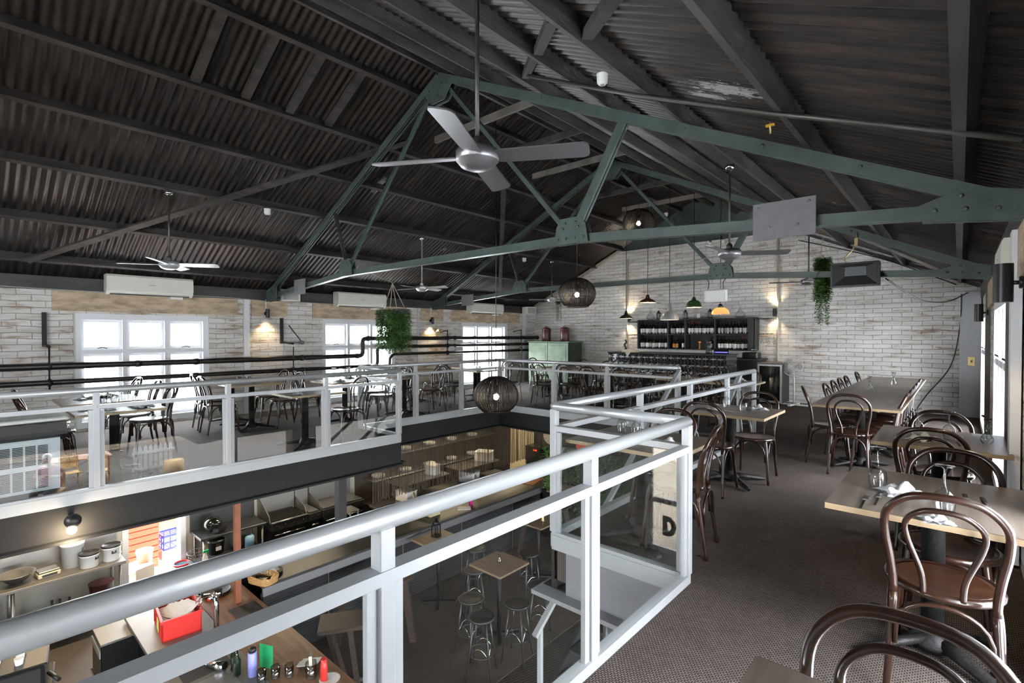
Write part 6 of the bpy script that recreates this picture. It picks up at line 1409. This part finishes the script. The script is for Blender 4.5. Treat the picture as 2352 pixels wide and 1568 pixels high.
# ================================================================== doors and yard behind the camera, seen only mirrored in the glass
t = struct(thing('door_3', ((DX0 + DX1) / 2, YN - .12, ZG)))
w = (DX1 - DX0) / 2
b = MB()
for (x0, x1, z0, z1) in ((-w, -w + .10, 0, 2.18), (w - .10, w, 0, 2.18), (-.05, .05, 0, 2.18), (-w, w, 2.10, 2.18), (-w, w, 0, .10), (-w, w, .98, 1.08)): b.box(x0, x1, -.03, .03, z0, z1)
b.build('door_frame', 'white_paint', t)
for (x0, x1) in ((-w + .1, -.05), (.05, w - .1)):
    for (z0, z1) in ((.10, .98), (1.08, 2.10)): MB().box(x0, x1, -.004, .004, z0, z1).build('pane', 'window_pane', t)
# the letter, a black vinyl D, and the black bar over it
def letter_D(x, z, h, wd, s, y):
    b = MB(); st = wd * .36; R1 = h / 2; outer = []; inner = []
    n = 14
    outer = [(0, 0), (0, h)] + [(wd - R1 * .9 + R1 * .9 * sin(a), R1 + R1 * cos(a)) for a in [PI * i / n for i in range(n + 1)]]
    inner = [(st, st), (st, h - st)] + [(wd - R1 * .9 + (R1 * .9 - st) * sin(a), R1 + (R1 - st) * cos(a)) for a in [PI * i / n for i in range(n + 1)]]
    m_ = len(outer); vs = [(x + px * s, y, z + pz) for px, pz in outer + inner] + [(x + px * s, y + .003, z + pz) for px, pz in outer + inner]
    fs = [(i, (i + 1) % m_, m_ + (i + 1) % m_, m_ + i) for i in range(m_)] + [(2 * m_ + i, 3 * m_ + i, 3 * m_ + (i + 1) % m_, 2 * m_ + (i + 1) % m_) for i in range(m_)]
    b.add(vs, fs); return b
letter_D(DX0 + .32 - (DX0 + DX1) / 2, .34, .40, .28, 1, .006).build('letter', 'black', t)
MB().box(-w + .1, -.05, .005, .009, .99, 1.05).build('sign_bar', 'black', t)
struct(MB().box(-14, 14, -14, YN - .31, ZG - .22, ZG - .02).build('ground_front', 'paving'))
struct(MB().box(-3.55, -3.3, -7.5, YN - .5, ZG - .02, -.9).build('wall_front_yard', 'brick_red'))
t = thing('stone_step', (-4.35, -6.6, ZG - .02), 0, 'rough stone steps outside the lettered glass door', 'steps'); MB().cbox(-.5, .55, -.2, .2, 0, .18, .02).build('lower_step', 'sand_board', t); MB().cbox(-.3, .55, .0, .5, .18, .36, .02).build('upper_step', 'sand_board', t)
# terrace on the right, outside
struct(MB().box(XR + .38, 16, -8, 16, ZG - .22, ZG - .02).build('ground_terrace', 'terrace_ground'))
b = MB(); b.box(12.0, 12.2, -8, 16, ZG, ZG + 1.1); struct(b.build('wall_terrace', 'brick_brown'))
struct(MB().box(XR + .38, 4.3, -5.0, 12.0, -.32, -.24).build('terrace_light_blocker', 'white_paint'))  # unseen awning added to keep sky light off the terrace
def cane_chair():
    t = thing('cane_chair')
    MB().cbox(-.21, .21, -.20, .20, .44, .47, .01).build('seat', 'cane', t)
    b = MB(); b.box(-.19, .19, -.235, -.225, .56, .86); b.build('back_panel', 'cane', t)
    b = MB(); b.tube([(-.20, -.24, 0), (-.205, -.21, .45), (-.205, -.235, .86), (-.17, -.24, .91), (.17, -.24, .91), (.205, -.235, .86), (.205, -.21, .45), (.20, -.24, 0)], .017, 8); b.bar((-.2, -.23, .55), (.2, -.23, .55), .02, .03); b.bar((-.2, -.23, .25), (.2, -.23, .25), .015, .02); b.build('back_frame', 'cane', t)
    for s_ in (-1, 1): MB().tube([(s_ * .18, .18, .44), (s_ * .2, .2, 0)], .016, 8).build('leg', 'cane', t)
    return t
CC = Proto(cane_chair)
CC.put((6.5, 2.78, ZG), R(95), 'pale cane-backed chair on the terrace, mirrored beside the picket fence', 'chair', 'cane chairs on the terrace'); CC.put((6.85, 2.22, ZG), R(85), 'pale cane-backed chair on the terrace, mirrored nearest the person', 'chair', 'cane chairs on the terrace')
t = thing('terrace_table', (7.45, 2.5, ZG), 0, 'wooden table on the terrace between the cane chairs', 'table'); MB().cbox(-.4, .4, -.7, .7, .72, .75, .004).build('table_top', 'copper_wood', t)
for (x, y) in ((-.35, -.6), (.35, -.6), (-.35, .6), (.35, .6)): MB().box(x - .03, x + .03, y - .03, y + .03, 0, .72).build('leg', 'copper_wood', t)
for i in range(2): NK.put((7.3, 2.2 + i * .55, ZG + .75), i, '%s white napkin on the terrace table' % ('near', 'far')[i], 'napkin', 'terrace napkins', (1.3, 1.3, 1.3))
t = thing('picket_fence', (6.5, 4.05, ZG), 0, 'short white picket fence on the terrace, mirrored in the left glass', 'fence')
for k in range(8): MB().prism([(-.45 + k * .13, 0), (-.36 + k * .13, 0), (-.36 + k * .13, .95), (-.405 + k * .13, 1.02), (-.45 + k * .13, .95)], 'x', -.01, .01).build('picket', 'white_paint', t)
for z in (.25, .75): MB().box(-.03, -.01, -.48, .60, z, z + .08).build('rail', 'white_paint', t)
t = thing('barrel', (6.1, 4.55, ZG), 0, 'wooden barrel planter beside the picket fence', 'barrel'); MB().lathe([(.2, 0), (.27, .25), (.25, .5), (.001, .5)], 20).build('barrel', 'cane', t)
# seated person
t = thing('person', (5.15, 1.64, ZG), R(120), 'seated person in a pink top with short pale hair, mirrored in the left glass', 'person')
def skinned(name, verts, edges, radii, mat, parent, sub=2):
    me = bpy.data.meshes.new(name); me.from_pydata(verts, edges, []); o = bpy.data.objects.new(name, me); COL.objects.link(o); o.parent = parent
    me.materials.append(MATS[mat]); md = o.modifiers.new('skin', 'SKIN'); md.use_smooth_shade = True
    for i, r in enumerate(radii): me.skin_vertices[0].data[i].radius = r if isinstance(r, tuple) else (r, r)
    me.skin_vertices[0].data[0].use_root = True
    if sub: s2 = o.modifiers.new('sub', 'SUBSURF'); s2.levels = sub; s2.render_levels = sub
    return o
try:
    V = [(0, 0, .55), (0, .02, .78), (0, .05, 1.0), (0, .09, 1.10), (0, .15, 1.20),
         (.17, .06, 1.02), (.26, .14, .80), (.14, .36, .86), (.08, .42, .90), (-.17, .06, 1.02), (-.26, .14, .80), (-.14, .36, .86), (-.08, .42, .90),
         (.10, .02, .52), (.14, .45, .52), (.14, .48, .08), (.14, .60, .04), (-.10, .02, .52), (-.14, .45, .52), (-.14, .48, .08), (-.14, .60, .04)]
    me = bpy.data.meshes.new('skin_vertices_test')
    def build_body():
        me = bpy.data.meshes.new('body'); E_ = [(0, 1), (1, 2), (2, 3), (3, 4), (2, 5), (5, 6), (6, 7), (7, 8), (2, 9), (9, 10), (10, 11), (11, 12), (0, 13), (13, 14), (14, 15), (15, 16), (0, 17), (17, 18), (18, 19), (19, 20)]
        me.from_pydata(V, E_, []); o = bpy.data.objects.new('body', me); COL.objects.link(o); o.parent = t; me.materials.append(MATS['skin'])
        md = o.modifiers.new('skin', 'SKIN'); md.use_smooth_shade = True
        rad = [(.16, .13), (.15, .12), (.15, .11), (.06, .06), (.05, .05), .058, .045, .032, .026, .058, .045, .032, .026, .09, .075, .045, .04, .09, .075, .045, .04]
        if not me.skin_vertices:
            bpy.context.view_layer.objects.active = o; o.select_set(True); bpy.ops.mesh.customdata_skin_add() if False else None
        for i, r in enumerate(rad):
            if me.skin_vertices: me.skin_vertices[0].data[i].radius = r if isinstance(r, tuple) else (r, r)
        if me.skin_vertices: me.skin_vertices[0].data[0].use_root = True
        s2 = o.modifiers.new('sub', 'SUBSURF'); s2.levels = 2; s2.render_levels = 2; return o
    build_body()
    bpy.data.meshes.remove(me)
except Exception as ex: print('person', ex)
b = MB(); b.lathe([(.19, .48), (.20, .60), (.185, .80), (.20, .95), (.17, 1.05), (.07, 1.10)], 20, (0, .03, 0), sy=.72); b.build('pink_top', 'shirt_pink', t)
b = MB(); [b.tube([(s_ * .15, .05, 1.03), (s_ * .225, .10, .88)], [.08, .072], 12) for s_ in (-1, 1)]; b.build('sleeves', 'shirt_pink', t)
b = MB(); [b.tube([(s_ * .10, .0, .52), (s_ * .14, .44, .53), (s_ * .14, .48, .46), (s_ * .14, .48, .10)], [.10, .085, .075, .06], 12) for s_ in (-1, 1)]; b.build('trousers', 'trousers', t)
b = MB(); b.sphere((0, .19, 1.26), .095, 18, 12, (.85, .98, 1.18)); b.sphere((0, .285, 1.245), .016, 8, 6); b.sphere((.082, .19, 1.25), .02, 8, 6, (.5, 1, 1.3)); b.sphere((-.082, .19, 1.25), .02, 8, 6, (.5, 1, 1.3)); h = b.build('head', 'skin', t)
b = MB(); [b.sphere((s_ * .032, .272, 1.27), .009, 8, 6) for s_ in (-1, 1)]; b.build('eyes', 'black', h); MB().box(-.022, .022, .272, .278, 1.205, 1.212).build('mouth', 'hood_red', h)
b = MB(); b.sphere((0, .165, 1.31), .105, 16, 10, (.92, 1.0, .95)); b.build('hair', 'hair_grey', h)
for s_ in (-1, 1):
    b = MB(); b.sphere((s_ * .07, .45, .91), .034, 10, 8, (.8, 1.2, .6))
    for k in range(4): b.tube([(s_ * (.07 + (k - 1.5) * .014), .48, .91), (s_ * (.065 + (k - 1.5) * .013), .515, .90), (s_ * (.055 + (k - 1.5) * .012), .53 - abs(k - 1.2) * .004, .88)], .0075, 6)
    b.tube([(s_ * .045, .45, .92), (s_ * .02, .48, .93)], .009, 6); b.build('hand', 'skin', t)
t = thing('cane_chair', (5.15, 1.64, ZG), R(120), 'wooden chair the person in pink sits on', 'chair'); MB().cbox(-.22, .22, -.22, .22, .40, .43, .01).build('seat', 'cane', t); MB().cbox(-.2, .2, -.23, -.21, .5, .9, .005).build('backrest', 'cane', t)
for (x, y) in ((-.2, -.2), (.2, -.2), (-.2, .2), (.2, .2)): MB().box(x - .018, x + .018, y - .018, y + .018, 0, .4).build('leg', 'cane', t)

# ================================================================== light
W = bpy.data.worlds.new('sky'); S.world = W; W.use_nodes = True; nt = W.node_tree; bg = nt.nodes['Background']
bg.inputs[0].default_value = (.90, .95, 1.0, 1); bg.inputs[1].default_value = 9.0
def portal(loc, rot, sx, sy):
    l = bpy.data.lights.new('window_portal', 'AREA'); l.shape = 'RECTANGLE'; l.size = sx; l.size_y = sy; l.cycles.is_portal = True
    o = bpy.data.objects.new('window_portal', l); COL.objects.link(o); o.location = loc; o.rotation_euler = rot
for (a, c, d, e) in WIN: portal((XL - .42, (a + c) / 2, (d + e) / 2), (PI / 2, 0, -PI / 2), c - a, e - d)
for (a, c, d, e) in WR: portal((XR + .42, (a + c) / 2, (d + e) / 2), (PI / 2, 0, PI / 2), c - a, e - d)
for (a, c, d, e) in LOW: portal((XR + .42, (a + c) / 2, (d + e) / 2), (PI / 2, 0, PI / 2), c - a, e - d)
for (a, c, d, e) in [(-5.8, -2.6, .8, 2.0), (-4.75, -3.35, ZG, -.72)]: portal(((a + c) / 2, YN - .34, (d + e) / 2), (PI / 2, 0, PI), c - a, e - d)
portal((XL - .42, 2.22, -1.72), (PI / 2, 0, -PI / 2), .88, 2.3)
# unseen panel lights added to brighten the kitchen and bar below
def panel_light(x, y, z, sx, sy, e, col, l_, tname='fill_light'):
    t = thing(tname, (x, y, z), 0, l_, 'fill light', 'unseen fill lights added to the ground floor'); MB().cbox(-sx / 2 - .02, sx / 2 + .02, -sy / 2 - .02, sy / 2 + .02, .012, .05, .004).build('housing', 'white_paint', t)
    l = bpy.data.lights.new('panel', 'AREA'); l.shape = 'RECTANGLE'; l.size = sx; l.size_y = sy; l.energy = e; l.color = col
    o = bpy.data.objects.new('panel', l); COL.objects.link(o); o.location = (x, y, z)
panel_light(-8.9, 1.0, -.36, .2, 1.2, 14, (1., .76, .48), 'unseen added light of the kitchen above the buckets')
panel_light(-8.9, 4.2, -.36, .2, 1.2, 13, (1., .80, .55), 'unseen added light of the kitchen above the grill')
panel_light(-8.9, 7.8, -.36, .2, 1.2, 12, (1., .80, .5), 'unseen added light of the kitchen behind the bead curtain')
panel_light(-7.4, 1.0, -.36, .2, 1.2, 5, (1., .86, .66), 'unseen added light of the kitchen above the bar')
panel_light(-8.6, 9.5, -.36, .5, .2, 9, (1., .82, .55), 'unseen added light by the cream door')

# ================================================================== camera, output
cam = bpy.data.cameras.new('camera'); cam.sensor_width = 36; cam.lens = 36 * 1150 / 2352; cam.clip_start = .02
co = bpy.data.objects.new('camera', cam); COL.objects.link(co); co.location = (0, 0, 1.47); co.rotation_euler = (R(90 - .75), 0, R(41.8)); S.camera = co
S.view_settings.view_transform = 'Standard'; S.view_settings.look = 'None'; S.view_settings.gamma = 1; S.view_settings.use_curve_mapping = False
S.view_settings.exposure = 1.8
c = S.cycles
c.max_bounces = 7; c.diffuse_bounces = 4; c.glossy_bounces = 4; c.transmission_bounces = 4; c.transparent_max_bounces = 24; c.caustics_reflective = False; c.caustics_refractive = False
c.use_denoising = True; c.use_adaptive_sampling = True; c.adaptive_threshold = .03; c.adaptive_min_samples = 16; c.sample_clamp_indirect = 6; c.blur_glossy = 1.0
try: c.denoiser = 'OPENIMAGEDENOISE'
except Exception: pass
